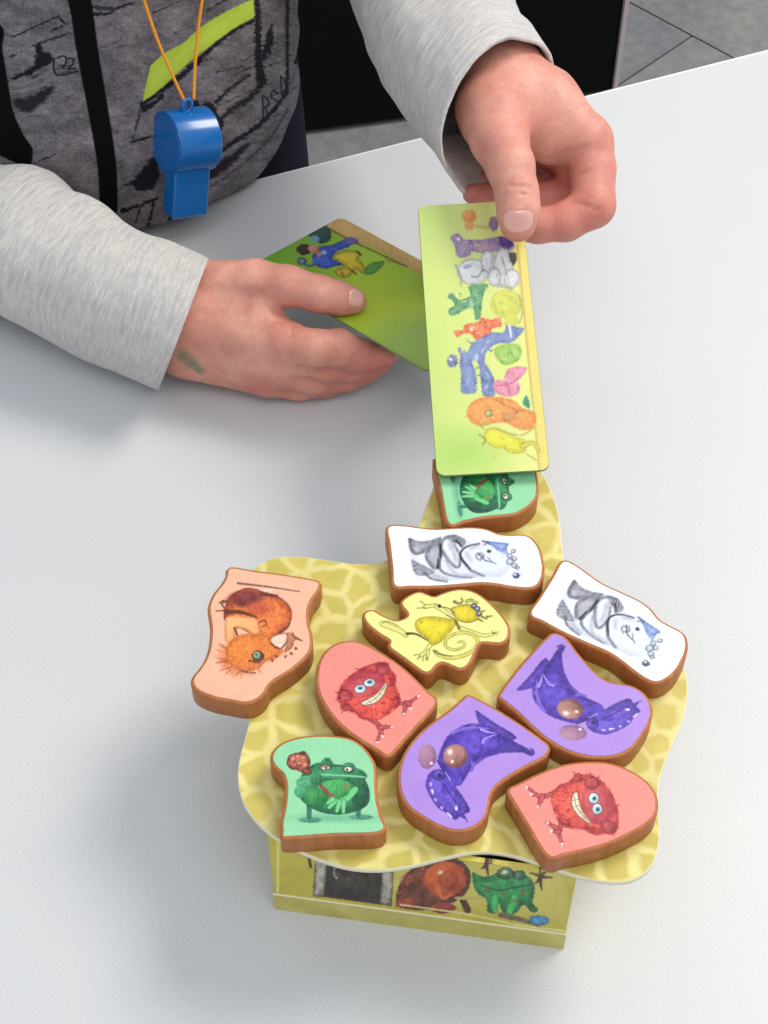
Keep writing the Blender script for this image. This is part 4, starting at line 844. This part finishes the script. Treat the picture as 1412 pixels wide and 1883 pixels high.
LI = SDF().chain([(J(526, 632, 4.3), 1.05), (J(580, 640, 4.6), .92), (J(622, 640, 4.3), .95), (J(658, 652, 3.5), .86), (J(682, 652, 3.2), .76), (J(712, 652, 3.5), .55)], .25)
LH.grp(LI, .3)
LM = SDF().chain([(J(528, 645, 3.6), 1.2), (J(600, 667, 2.9), .98), (J(645, 671, 2.3), .88), (J(685, 668, 2.1), .72), (J(706, 662, 2.3), .55)], .25)
LH.grp(LM, .16)
LR = SDF().chain([(J(512, 675, 2.5), 1.1), (J(580, 693, 1.8), .92), (J(635, 692, 1.4), .8), (J(675, 684, 1.3), .62)], .25)
LH.grp(LR, .14)
LP = SDF().chain([(J(492, 695, 1.45), 1.0), (J(550, 707, 1.0), .82), (J(600, 706, .9), .7), (J(640, 700, .8), .55)], .25)
LH.grp(LP, .14)
crease(LH, [(586, 511), (592, 523), (594, 538)], .045, .08)
crease(LH, [(598, 513), (603, 524), (604, 536)], .025, .07)
crease(LH, [(555, 668), (600, 665), (650, 655), (690, 648)], .02, .1)
crease(LH, [(503, 571), (515, 578), (528, 571)], .05, .14)
crease(LH, [(532, 588), (536, 606), (533, 620)], .03, .12)
crease(LH, [(520, 600), (512, 592), (508, 580)], .02, .12)
v2, f2 = surface_nets(LH, np.array([-24, 52, .02]), np.array([1.5, 72, 9.0]), .13)

# ---- rest of the body (under the clothes, head above the frame) on a coarser grid
BD = SDF(); E3 = np.eye(3)
BD.ell((-18, 85, 10), E3, (12, 9.5, 22), 3).ell((-18, 86, -8), E3, (12.5, 10, 12), 3)
BD.cap((-28, 86, 25), (-8, 86, 25), 4.2, 4.2, 3).cap((-18, 85, 28), (-18, 83, 36), 4.0, 3.8, 1.5)
BD.cap((-29.5, 86, 25), (-35, 78, 7), 3.6, 2.9, 1.5).cap((-35, 78, 7), J(130, 500, 4.2), 2.9, 2.7, .8)
BD.cap((-6, 86, 25), (-1.5, 88, 13.5), 3.4, 2.9, 1.5).cap((-1.5, 88, 13.5), fore, 2.8, 2.5, .8)
BD.ell((-18, 82, 44), E3, (7.2, 8.6, 9.6), 1).ell((-18, 78, 39.5), E3, (4.6, 5, 4.5), 2).cap((-18, 73.6, 44.5), (-18, 72.6, 42), .5, .9, .7)
for s_ in (-1, 1): BD.ell((-18 + s_ * 7.4, 83, 43.5), E3, (.9, 1.6, 2.4), .4); BD.cap((-18 + s_ * 2.9, 74.2, 44.5), (-18 + s_ * 2.9, 74.0, 44.5), 1.0, .9, .3) 
BD.cut((-20, 73.4, 38.8), (-16, 73.4, 38.8), .25, .25, .3)
for s_ in (-1, 1): BD.cap((-18 + 6 * s_, 84, -14), (-18 + 8 * s_, 62, -22), 6, 4.8, 2); BD.cap((-18 + 8 * s_, 62, -22), (-18 + 8 * s_, 66, -62), 4.6, 3.2, 1); BD.cap((-18 + 8 * s_, 68, -68), (-18 + 8 * s_, 58, -70), 2.8, 2, 1)
v3, f3 = surface_nets(BD, np.array([-44, 50, -73]), np.array([8, 102, 56]), .9)
V_ = np.vstack([v1, v2, v3]); F_ = np.vstack([f1, f2 + len(v1), f3 + len(v1) + len(v2)])
body = mesh_obj('body', V_, F_, M_SKIN, T, OG)
# skin colouring: redder finger joints and tips, a green face-paint mark on the wrist
red = np.zeros(len(V_)); grn = np.zeros(len(V_))
def warm(p, r, a):
    global red
    d = np.linalg.norm(V_ - p, axis=1); red = np.maximum(red, a * np.clip(1 - (d / r) ** 2, 0, 1))
for p, r, a in ((J(1090, 385, 11), 2.6, .62), (J(1035, 415, 10.5), 2.2, .60), (J(1050, 330, 10), 3.2, .80), (J(1105, 300, 12), 2.2, .45), (J(1080, 250, 12.5), 1.8, .35), (J(880, 352, 10), 2.2, .75), (J(985, 425, 10.4), 1.6, .5),
                (J(952, 415, 12.3), 1.4, .5), (J(935, 250, 14.5), 2.0, .22), (J(648, 553, 5.6), 1.7, .45), (J(695, 665, 3), 3.0, .70), (J(640, 690, 2), 2.8, .5), (J(540, 610, 5), 1.8, .3), (J(495, 710, 1.5), 2.2, .45), (J(590, 600, 4), 2.2, .6), (J(560, 520, 6), 1.6, .2)): warm(p, r, a)
gp = hit(LH, 338, 656); gq = hit(LH, 366, 680)
for p, r in ((gp, .55), (gq, .45), ((gp + gq) / 2, .6)):
    if p is None: continue
    d = np.linalg.norm(V_ - p, axis=1); grn = np.maximum(grn, .8 * np.clip(1.5 - 1.5 * d / r, 0, 1))
ca = body.data.color_attributes.new('tint', 'FLOAT_COLOR', 'POINT'); ca.data.foreach_set('color', np.c_[red, grn, np.zeros(len(V_)), np.ones(len(V_))].astype(np.float32).ravel())

def nail(fn, px, py, ux, uy, length, width, seed=0, lift=.032):
    "a curved nail lying on the finger; (ux,uy) = direction of the tip in the picture"
    c = hit(fn, px, py); q = hit(fn, px + ux * 8, py + uy * 8); n = grad(fn, c); u = q - c; u -= n * (u @ n); u /= np.linalg.norm(u); w = np.cross(n, u)
    R, V__ = 14, []
    for ring in range(R + 1):
        for k in range(32):
            a = 2 * math.pi * k / 32; r = ring / R
            ca_, sa = math.cos(a), math.sin(a); e_ = 2.7
            rx = (abs(ca_) ** e_ + abs(sa) ** e_) ** (-1 / e_)
            p = c + u * (r * rx * ca_ * length / 2) + w * (r * rx * sa * width / 2) + n * .3
            for _ in range(14):
                d = fn(p[None])[0]; p = p - n * d * .7
            edge = lift * (1 - max(0, r - .75) * 4 * 1.35)
            V__.append(p + n * edge)
    F__ = [(r * 32 + k, r * 32 + (k + 1) % 32, (r + 1) * 32 + (k + 1) % 32, (r + 1) * 32 + k) for r in range(R) for k in range(32)]
    mesh_obj('fingernail', V__, F__, M_NAIL, T, OG)
nail(RH, 953, 408, 0.05, 1, 1.1, 1.42)
nail(LH, 655, 547, .97, .25, .9, .95)

# ---- sleeves
def tube(name, cen, rad, endn, mat, squash=1.0, folds=(), m=88, n=120, seed=0, lip=3.2, floorz=None, tight=4.0, slub=.05):
    P = smooth_open(cen, 10); s = np.r_[0, np.cumsum(np.linalg.norm(np.diff(P, axis=0), axis=1))]; L = s[-1]
    t = np.linspace(0, L, n); P = np.stack([np.interp(t, s, P[:, k]) for k in range(3)], 1)
    rs = np.interp(t / L, np.linspace(0, 1, len(rad)), rad)
    Tn = np.gradient(P, axis=0); Tn /= np.linalg.norm(Tn, axis=1)[:, None]
    endn = np.array(endn, float); endn /= np.linalg.norm(endn); rings = []; uv = []
    up = np.array([0, 0, 1.0])
    for i in range(n):
        w = np.clip(1 - (L - t[i]) / 10.0, 0, 1); w = w * w * (3 - 2 * w); N_ = Tn[i] * (1 - w) + endn * w; N_ /= np.linalg.norm(N_)
        u = np.cross(up, N_); u /= np.linalg.norm(u); v_ = np.cross(N_, u)
        a = np.linspace(0, 2 * math.pi, m, endpoint=False); R_ = np.full(m, rs[i])
        for k in range(m):
            q = Vector((math.cos(a[k]) * 1.3 + seed, math.sin(a[k]) * 1.3, t[i] * .22))
            R_[k] += .34 * mnoise.noise(q) + slub * mnoise.noise(q * 4)
        for (s0_, amp, wid, a0_, spread, tw) in folds:
            da = (a - a0_ + math.pi) % (2 * math.pi) - math.pi
            R_ += amp * np.exp(-((L - t[i] - s0_ - tw * da) / wid) ** 2) * np.exp(-(da / spread) ** 2)
        hem = L - t[i]
        if hem < .25: R_ += .03 * (hem / .25)
        ring = P[i] + R_[:, None] * (np.cos(a)[:, None] * u * squash + np.sin(a)[:, None] * v_)
        if floorz is not None: ring[:, 2] = np.where(ring[:, 2] < floorz + .4, floorz + .4 * np.exp((ring[:, 2] - floorz - .4) / .6), ring[:, 2])
        rings.append(ring); uv += [(k / m * (2 * math.pi * 3.6) / 25, t[i] / 25) for k in range(m)]
    cen_ = rings[-1].mean(0)
    end = rings[-1]; rings.append(cen_ + (end - cen_) * .985 + endn * .04); rings.append(cen_ + (end - cen_) * .95 + endn * .02); uv += [(k / m, (L + .1) / 25) for k in range(m)] * 2
    for b_ in (1, 4, 8, 13):                  # the lining runs back inside the tube, ring by ring
        q_ = rings[n - 1 - b_]; c_ = q_.mean(0); rings.append(c_ + (q_ - c_) * .93); uv += [(k / m, (L + .2 + b_ * .2) / 25) for k in range(m)]
    v, f = stack(rings, False, False)
    return mesh_obj(name, v, f, mat, T, OG, uv=uv)
PI = math.pi
LEN = J(392, 618, 3.7) - J(336, 596, 3.7); LEN /= np.linalg.norm(LEN); _v = J(336, 596, 3.7) - EYE; _v /= np.linalg.norm(_v); LEN = LEN - _v * (LEN @ _v) * 1.0
tube('sleeve', [(-28, 87, 24), (-34, 80, 10), J(-150, 365, 4.6), J(40, 455, 4.2), J(190, 535, 3.9), J(270, 570, 3.8), J(336, 597, 3.7)], [4.6, 4.6, 4.65, 4.35, 3.95, 3.75, 3.6], LEN, M_SLEEVE,
     folds=[(2.6, .12, .9, 1.2, 1.4, .3), (5.0, .22, 1.1, 2.2, 1.2, -.4), (7.4, .34, 1.1, 1.0, 1.3, .7), (9.4, .40, 1.1, 1.9, 1.2, -.6), (11, .45, 1.0, 1.2, 1.6, .8), (14, .5, 1.1, 2.0, 1.6, -.9)], floorz=.06, seed=3)
tube('sleeve', [(-7, 86, 25), (-3.0, 88.5, 16), J(700, -190, 13.6), J(775, -20, 13.6), J(835, 95, 13.6), J(880, 160, 13.5), J(918, 217, 13.3)], [3.9, 3.9, 3.8, 3.6, 3.7, 3.85, 4.0], (.67, -.71, .16), M_SLEEVE,
     folds=[(2.2, .10, .7, 1.4, 2, .3), (4.2, .16, .7, 1.0, 2, -.3), (6.0, .20, .7, 1.8, 2, .3), (7.6, .24, .7, 1.7, 2, .3), (9.5, .3, .7, 1.2, 2, -.3)], seed=9)

# ---- shirt body: rings round the trunk, the belly bulging over the table edge
def shirt_rings():
    zs = np.r_[np.linspace(-.0, 3.0, 16), np.linspace(3.4, 30, 66)]; m_ = 256; R_ = []
    a = np.linspace(0, 2 * PI, m_, endpoint=False)
    for z in zs:
        k = np.clip(z / 3.2, 0, 1); bulge = (k * (2 - k)) ** .6
        ax = 12.55 - .25 * (1 - k) ; front = 11.8 + 3.2 * bulge + .5 * math.exp(-((z - 5) / 4) ** 2); front -= .10 * max(0, z - 8)
        if z > 22: ax -= (z - 22) * .25; front -= (z - 22) * .3
        cx, cy = -18.0, 84.5
        x = np.cos(a); y = np.sin(a); b = np.where(y < 0, front, 10.0)
        px = cx + ax * np.sign(x) * np.abs(x) ** .88; py = cy + b * np.sign(y) * np.abs(y) ** .88
        d = np.zeros(m_)
        for i in range(m_):
            q = Vector((px[i] * .16, py[i] * .16, z * .2)); d[i] = .45 * mnoise.noise(q) + .12 * mnoise.noise(q * 3.1)
            # diagonal drag folds on the side near the hip
            s_ = (px[i] + 18) * .8 - z * 1.25 + 1.5; w_ = math.exp(-((px[i] + 7.5) / 5.0) ** 2) * math.exp(-((z - 3) / 5.5) ** 2) * (1 if y[i] < 0 else 0)
            d[i] += w_ * .26 * math.sin(s_ * 1.55)
        n_ = np.stack([x / ax, y / b], 1); n_ /= np.linalg.norm(n_, axis=1)[:, None]
        R_.append(np.c_[px + n_[:, 0] * d, py + n_[:, 1] * d, np.full(m_, z + .12)])
    return zs, R_
zs, rg = shirt_rings()
top = rg[-1].mean(0)
for s_, dz in ((.86, 1.2), (.62, 2.2), (.42, 3.0), (.34, 3.4)): rg.append(np.c_[top[0] + (rg[len(zs) - 1][:, 0] - top[0]) * s_, top[1] + (rg[len(zs) - 1][:, 1] - top[1]) * s_, np.full(256, 30.1 + dz)])
hem = [np.c_[-18 + (rg[0][:, 0] + 18) * .93, 84.5 + (rg[0][:, 1] - 84.5) * .93, np.full(256, .35)]]
rg = hem + rg
v, f = stack([np.vstack([r, r[:1]]) for r in rg], False, False)
nr = len(rg); mm = 257
uvv = np.array([(k / 256, 1 - (1 - r / (nr - 1))) for r in range(nr) for k in range(mm)])
# print: texel -> surface point by interpolating the ring grid -> the place on the shirt it was read from
G = v.reshape(nr, mm, 3)
k0, k1 = 140, 256                          # front half of the rings (y < 0): the printed chest
NU, NV = 1900, 900
uu = np.linspace(k0, k1, NU); RM = 62; vv = np.linspace(0, RM, NV)
ui = np.minimum(uu.astype(int), mm - 2); fu_ = (uu - ui)[None, :, None]; vi = np.minimum(vv.astype(int), nr - 2); fv_ = (vv - vi)[:, None, None]
S_ = (G[vi][:, ui] * (1 - fu_) + G[vi][:, ui + 1] * fu_) * (1 - fv_) + (G[vi + 1][:, ui] * (1 - fu_) + G[vi + 1][:, ui + 1] * fu_) * fv_
X, Y = to_px(S_.reshape(-1, 3)); X = X.reshape(NV, NU); Y = Y.reshape(NV, NU)
A = Art(X, Y, (118, 111, 114), soft=2.2)
hh = vnoise(A.X / 2.6 + 5, A.Y / 2.0) * 1.1 + vnoise(A.X / 6, A.Y / 2.4) * .5 + vnoise(A.X / 40, A.Y / 26) + .7 * vnoise(A.X / 14, A.Y / 9)
A.c += hh[:, None] * np.array([34, 33, 33])
rs = random.Random(12); A.rough = 6.0
for k in range(70):                        # dry-brush scratches of the print
    x = rs.uniform(-20, 530); y = rs.uniform(-60, 400); l = rs.uniform(18, 80); th = -.35 + rs.uniform(-.15, .15)
    if 210 < x < 300 and 60 < y < 330: continue
    A.line([(x, y), (x + l * .5 * math.cos(th), y + l * .5 * math.sin(th) + rs.uniform(-3, 3)), (x + l * math.cos(th), y + l * math.sin(th))], rs.uniform(1, 4), rs.choice([(50, 46, 52), (66, 60, 66), (38, 34, 42), (140, 134, 134)]), 1, alpha=rs.uniform(.3, .75))
DK = (34, 31, 38)
A.poly([(18, 148), (40, 132), (64, 118), (66, 92), (72, 76), (78, 92), (92, 96), (96, 112), (72, 128), (45, 140)], DK, mott=.3, soft=4)
A.poly([(24, 182), (50, 178), (70, 170), (98, 156), (94, 174), (78, 190), (56, 206), (30, 200)], (56, 50, 58), (40, 36, 44), alpha=.8, soft=6)
A.line([(20, 155), (60, 150), (95, 130)], 5, (130, 126, 128), 3); A.line([(20, 168), (66, 162), (98, 142)], 4, (134, 130, 130), 3)
A.rough = .5
A.line([(100, 108), (98, 122), (106, 138), (142, 131)], 3, DK); A.line([(106, 106), (118, 103), (122, 112), (116, 126)], 3, DK); A.line([(124, 108), (134, 108), (134, 118), (124, 126), (138, 126)], 3, DK)
A.rough = 6.0
A.line([(20, 70), (70, 46), (108, 30)], 2.5, (50, 46, 52)); A.line([(60, 84), (100, 70), (132, 60)], 3, (56, 52, 58)); A.line([(112, 34), (116, 42)], 4, DK)
A.line([(172, 27), (200, 24), (222, 12), (250, 4)], 5, DK, 2); A.line([(170, 12), (210, 18)], 8, (60, 54, 62), alpha=.8)
for q in (((430, -10), (380, 20)), ((400, 30), (440, 20))): A.line(q, 4, (60, 54, 60))
# dark flicks under the neon shape and lower prints
A.line([(262, 189), (305, 160), (345, 130), (385, 92), (430, 56), (466, 38)], 9, DK, 6, soft=4)
A.poly([(258, 192), (280, 186), (302, 168), (296, 182), (276, 200), (262, 205)], DK, soft=4)
A.line([(330, 142), (348, 128), (370, 112)], 8, DK, 4)
A.rough = 1.2
A.poly([(262, 187), (268, 158), (277, 120), (300, 99), (338, 78), (366, 52), (395, 32), (430, 14), (466, -3), (469, 31), (440, 46), (410, 66), (382, 88), (350, 112), (322, 138), (305, 155), (285, 172)], (200, 222, 84), (184, 206, 68), rim=20, soft=2.5, sm=False, mott=.35)
A.rough = 6.0
A.line([(242, 262), (262, 256), (282, 250)], 4, DK, 2); A.line([(258, 204), (250, 235), (244, 258)], 7, (70, 64, 70), 3, alpha=.8)
A.poly([(222, 344), (246, 330), (262, 312), (282, 290), (292, 320), (282, 346), (252, 350), (242, 338)], DK, soft=5, mott=.5)
A.line([(225, 388), (250, 380), (288, 366)], 7, DK, 5); A.line([(258, 380), (250, 408)], 4, DK); A.line([(282, 376), (272, 420)], 5, DK); A.line([(314, 400), (305, 415)], 4, DK)
A.poly([(348, 190), (362, 186), (366, 193), (386, 184), (396, 198), (402, 214), (412, 222), (404, 250), (394, 222), (372, 204), (350, 202)], DK, soft=3, sm=False)
A.poly([(400, 228), (430, 205), (470, 178), (476, 160), (460, 172), (420, 200)], (40, 36, 44), soft=6, alpha=.9)
A.line([(398, 188), (420, 166), (458, 138)], 8, (44, 42, 48), 4, soft=5)
A.line([(388, 290), (430, 262), (478, 228), (520, 180), (528, 150), (528, -20)], 8, DK, 6, soft=4)
A.poly([(470, -40), (476, -40), (480, 60), (482, 110), (492, 150), (474, 168), (470, 140), (468, 60)], DK, soft=3, sm=False)
A.poly([(492, 55), (502, 45), (500, 85), (488, 108), (482, 104)], DK, soft=4)
A.rough = 0
for q in (((483, 175), (484, 222)), ((486, 176), (495, 190), (486, 198)), ((488, 198), (494, 214)), ((510, 172), (503, 166), (498, 178), (510, 186), (509, 200), (498, 206)), ((516, 140), (518, 176)), ((518, 142), (527, 156), (519, 176))): A.line(q, 2.6, DK)
A.rough = 6.0
A.poly([(372, 318), (420, 286), (460, 262), (430, 300), (390, 330), (372, 336)], (48, 42, 52), (38, 34, 42), soft=6, alpha=.85)
A.line([(376, 350), (420, 322), (460, 290), (500, 250), (530, 200)], 4, (66, 60, 66), alpha=.8, soft=5)
A.rough = .8
A.line([(120, -60), (146, 0), (160, 90), (178, 190), (196, 300), (200, 384)], 44, (9, 7, 11), 32, soft=3)
A.poly([(-140, -20), (-5, 40), (4, 90), (14, 150), (24, 205), (44, 250), (60, 275), (52, 310), (30, 300), (-60, 260), (-200, 200)], (9, 8, 11), soft=3)
M_PRINT = image_mat('shirt_print', A.image('shirt_print_art'), .92, .12, grain=.12, bump=.35, gscale=1500)
m = Mat('shirt_cloth', (100, 94, 98), .95, .1); n = m.noise(m.coord(), 500, 3); m.color(m.ramp(n, [(.3, (84, 80, 84)), (.7, (112, 106, 108))])); m.bump(n, .3, .0008)
me_o = mesh_obj('shirt', v, f, m.m, T, OG, uv=None)
me_o.data.materials.append(M_PRINT)
l = me_o.data.uv_layers.new(name='uv'); idx = np.empty(len(me_o.data.loops), np.int32); me_o.data.loops.foreach_get('vertex_index', idx)
l.data.foreach_set('uv', np.stack([((idx % mm) - k0) / (k1 - k0), (idx // mm) / RM], 1).astype(np.float32).ravel())
mi = np.zeros(len(me_o.data.polygons), np.int32)
q = np.array([p.vertices[0] for p in me_o.data.polygons]); mi[((q % mm) >= k0) & ((q % mm) < k1) & ((q // mm) < RM)] = 1; me_o.data.polygons.foreach_set('material_index', mi)
sol = me_o.modifiers.new('thickness', 'SOLIDIFY'); sol.thickness = .0018; sol.offset = -1

# trousers and hips seen under the hem
rg = []
for z, ax, b in ((-24, 13.4, 11.5), (-14, 13.4, 11.2), (-6, 13.1, 10.6), (-1, 12.9, 9.8), (3, 12.7, 9.6), (9, 12.2, 9.4)):
    a = np.linspace(0, 2 * PI, 72, endpoint=False); rg.append(np.c_[-18 + ax * np.cos(a), 84.5 + b * np.sin(a), np.full(72, z)])
v, f = stack(rg); mesh_obj('trousers', v, f, M_NAVY, T, OG)
# hair cap
HR = SDF(); HR.ell((-18, 83.5, 46), E3, (8.0, 8.8, 9.4), 1).cut((-18, 74.5, 40), (-18, 74.5, 45), 6.4, 5.4, 1.0)
v, f = surface_nets(HR, np.array([-30, 70, 34]), np.array([-6, 96, 58]), .7); mesh_obj('hair', v, f, M_HAIR, T, OG)
for s_ in (-1, 1):
    o = mesh_obj('eye', *stack([np.c_[-18 + s_ * 2.9 + .75 * math.sin(p_) * np.cos(np.linspace(0, 2 * PI, 16, endpoint=False)), np.full(16, 73.55 - .5 * math.cos(p_)), 44.5 + .5 * math.sin(p_) * np.sin(np.linspace(0, 2 * PI, 16, endpoint=False))] for p_ in np.linspace(.05, PI / 2, 6)]), M_TEDGE, T, OG)
# ================================================================== WHISTLE
def front_z(px, py, out):
    "a point in front of the shirt at this place of the picture: on the belly ellipse pushed out by `out` cm"
    d = FW + RT * ((px - W0 / 2) / FOC) + UP * ((H0 / 2 - py) / FOC); t = 40.0
    while t < 130:
        p = EYE + d * t; b = 15.0 + out - .10 * max(0, p[2] - 8)
        if ((p[0] + 18) / (12.55 + out)) ** 2 + ((p[1] - 84.5) / b) ** 2 < 1: return p
        t += .05
    return p
wc = front_z(343, 258, 2.0)
ax_ = np.array([.80, .50, -.25]); ax_ /= np.linalg.norm(ax_)             # chamber axis, left end turned to the viewer
dn = np.array([-.12, -.28, -.95]); dn -= ax_ * (dn @ ax_); dn /= np.linalg.norm(dn); fr = np.cross(ax_, dn)
if fr[1] > 0: fr = -fr
wh = thing('whistle', 'blue plastic whistle hanging on an orange cord in front of the grey shirt', 'whistle', wc)
R0, HL = 1.68, 1.25
a = np.linspace(0, 2 * PI, 56, endpoint=False)
cir = lambda r, h: wc + ax_ * h + r * (np.cos(a)[:, None] * dn + np.sin(a)[:, None] * fr)
v, f = stack([cir(R0 - .2, -HL + .10), cir(R0 - .16, -HL - .0), cir(R0 - .02, -HL - .0), cir(R0, -HL + .05), cir(R0, HL - .06), cir(R0 - .05, HL), cir(.2, HL + .01)]); o = mesh_obj('chamber', v, f, M_BLUE, wh, wc); sharp(o, 35)
v, f = stack([cir(R0 - .18, -HL + .3), cir(R0 - .18, -HL + .02), cir(R0 - .22, -HL - .01)]); o = mesh_obj('end_cap', v, f, M_BLUE, wh, wc); sharp(o, 35)
mc = wc + dn * (R0 + .85) + fr * .5 - ax_ * .12 - dn * .15
v, f = box(mc, ax_, dn, fr, HL - .18, 1.6, .6, .1); o = mesh_obj('mouthpiece', v, f, M_BLUE, wh, wc, smooth=False)
tp = wc - dn * (R0 + .0)
v, f = rod([tp - ax_ * .1 + np.cos(q_) * .36 * (-dn) * 1.0 - dn * .25 + np.sin(q_) * .24 * ax_ for q_ in np.linspace(0, 2 * PI, 22)], .14, 10); mesh_obj('cord_loop', v, f, M_BLUE, wh, wc)
lt = tp - dn * .45
for (px, py, q) in ((265, 0, (296, 90)), (372, 0, (360, 100))):
    a_ = front_z(px, py, 1.0); b_ = front_z(q[0], q[1], 1.3); a2 = front_z(px + (px - 318) * .5, py - 110, .9)
    nk = np.array([-18 + (3.4 if px > 318 else -3.4), 78, 31.0])
    v, f = rod(smooth_open([lt + ax_ * (.28 if px > 318 else -.28) - dn * .1, b_, a_, a2, nk], 10), .085, 8); mesh_obj('cord', v, f, M_CORD, wh, wc)
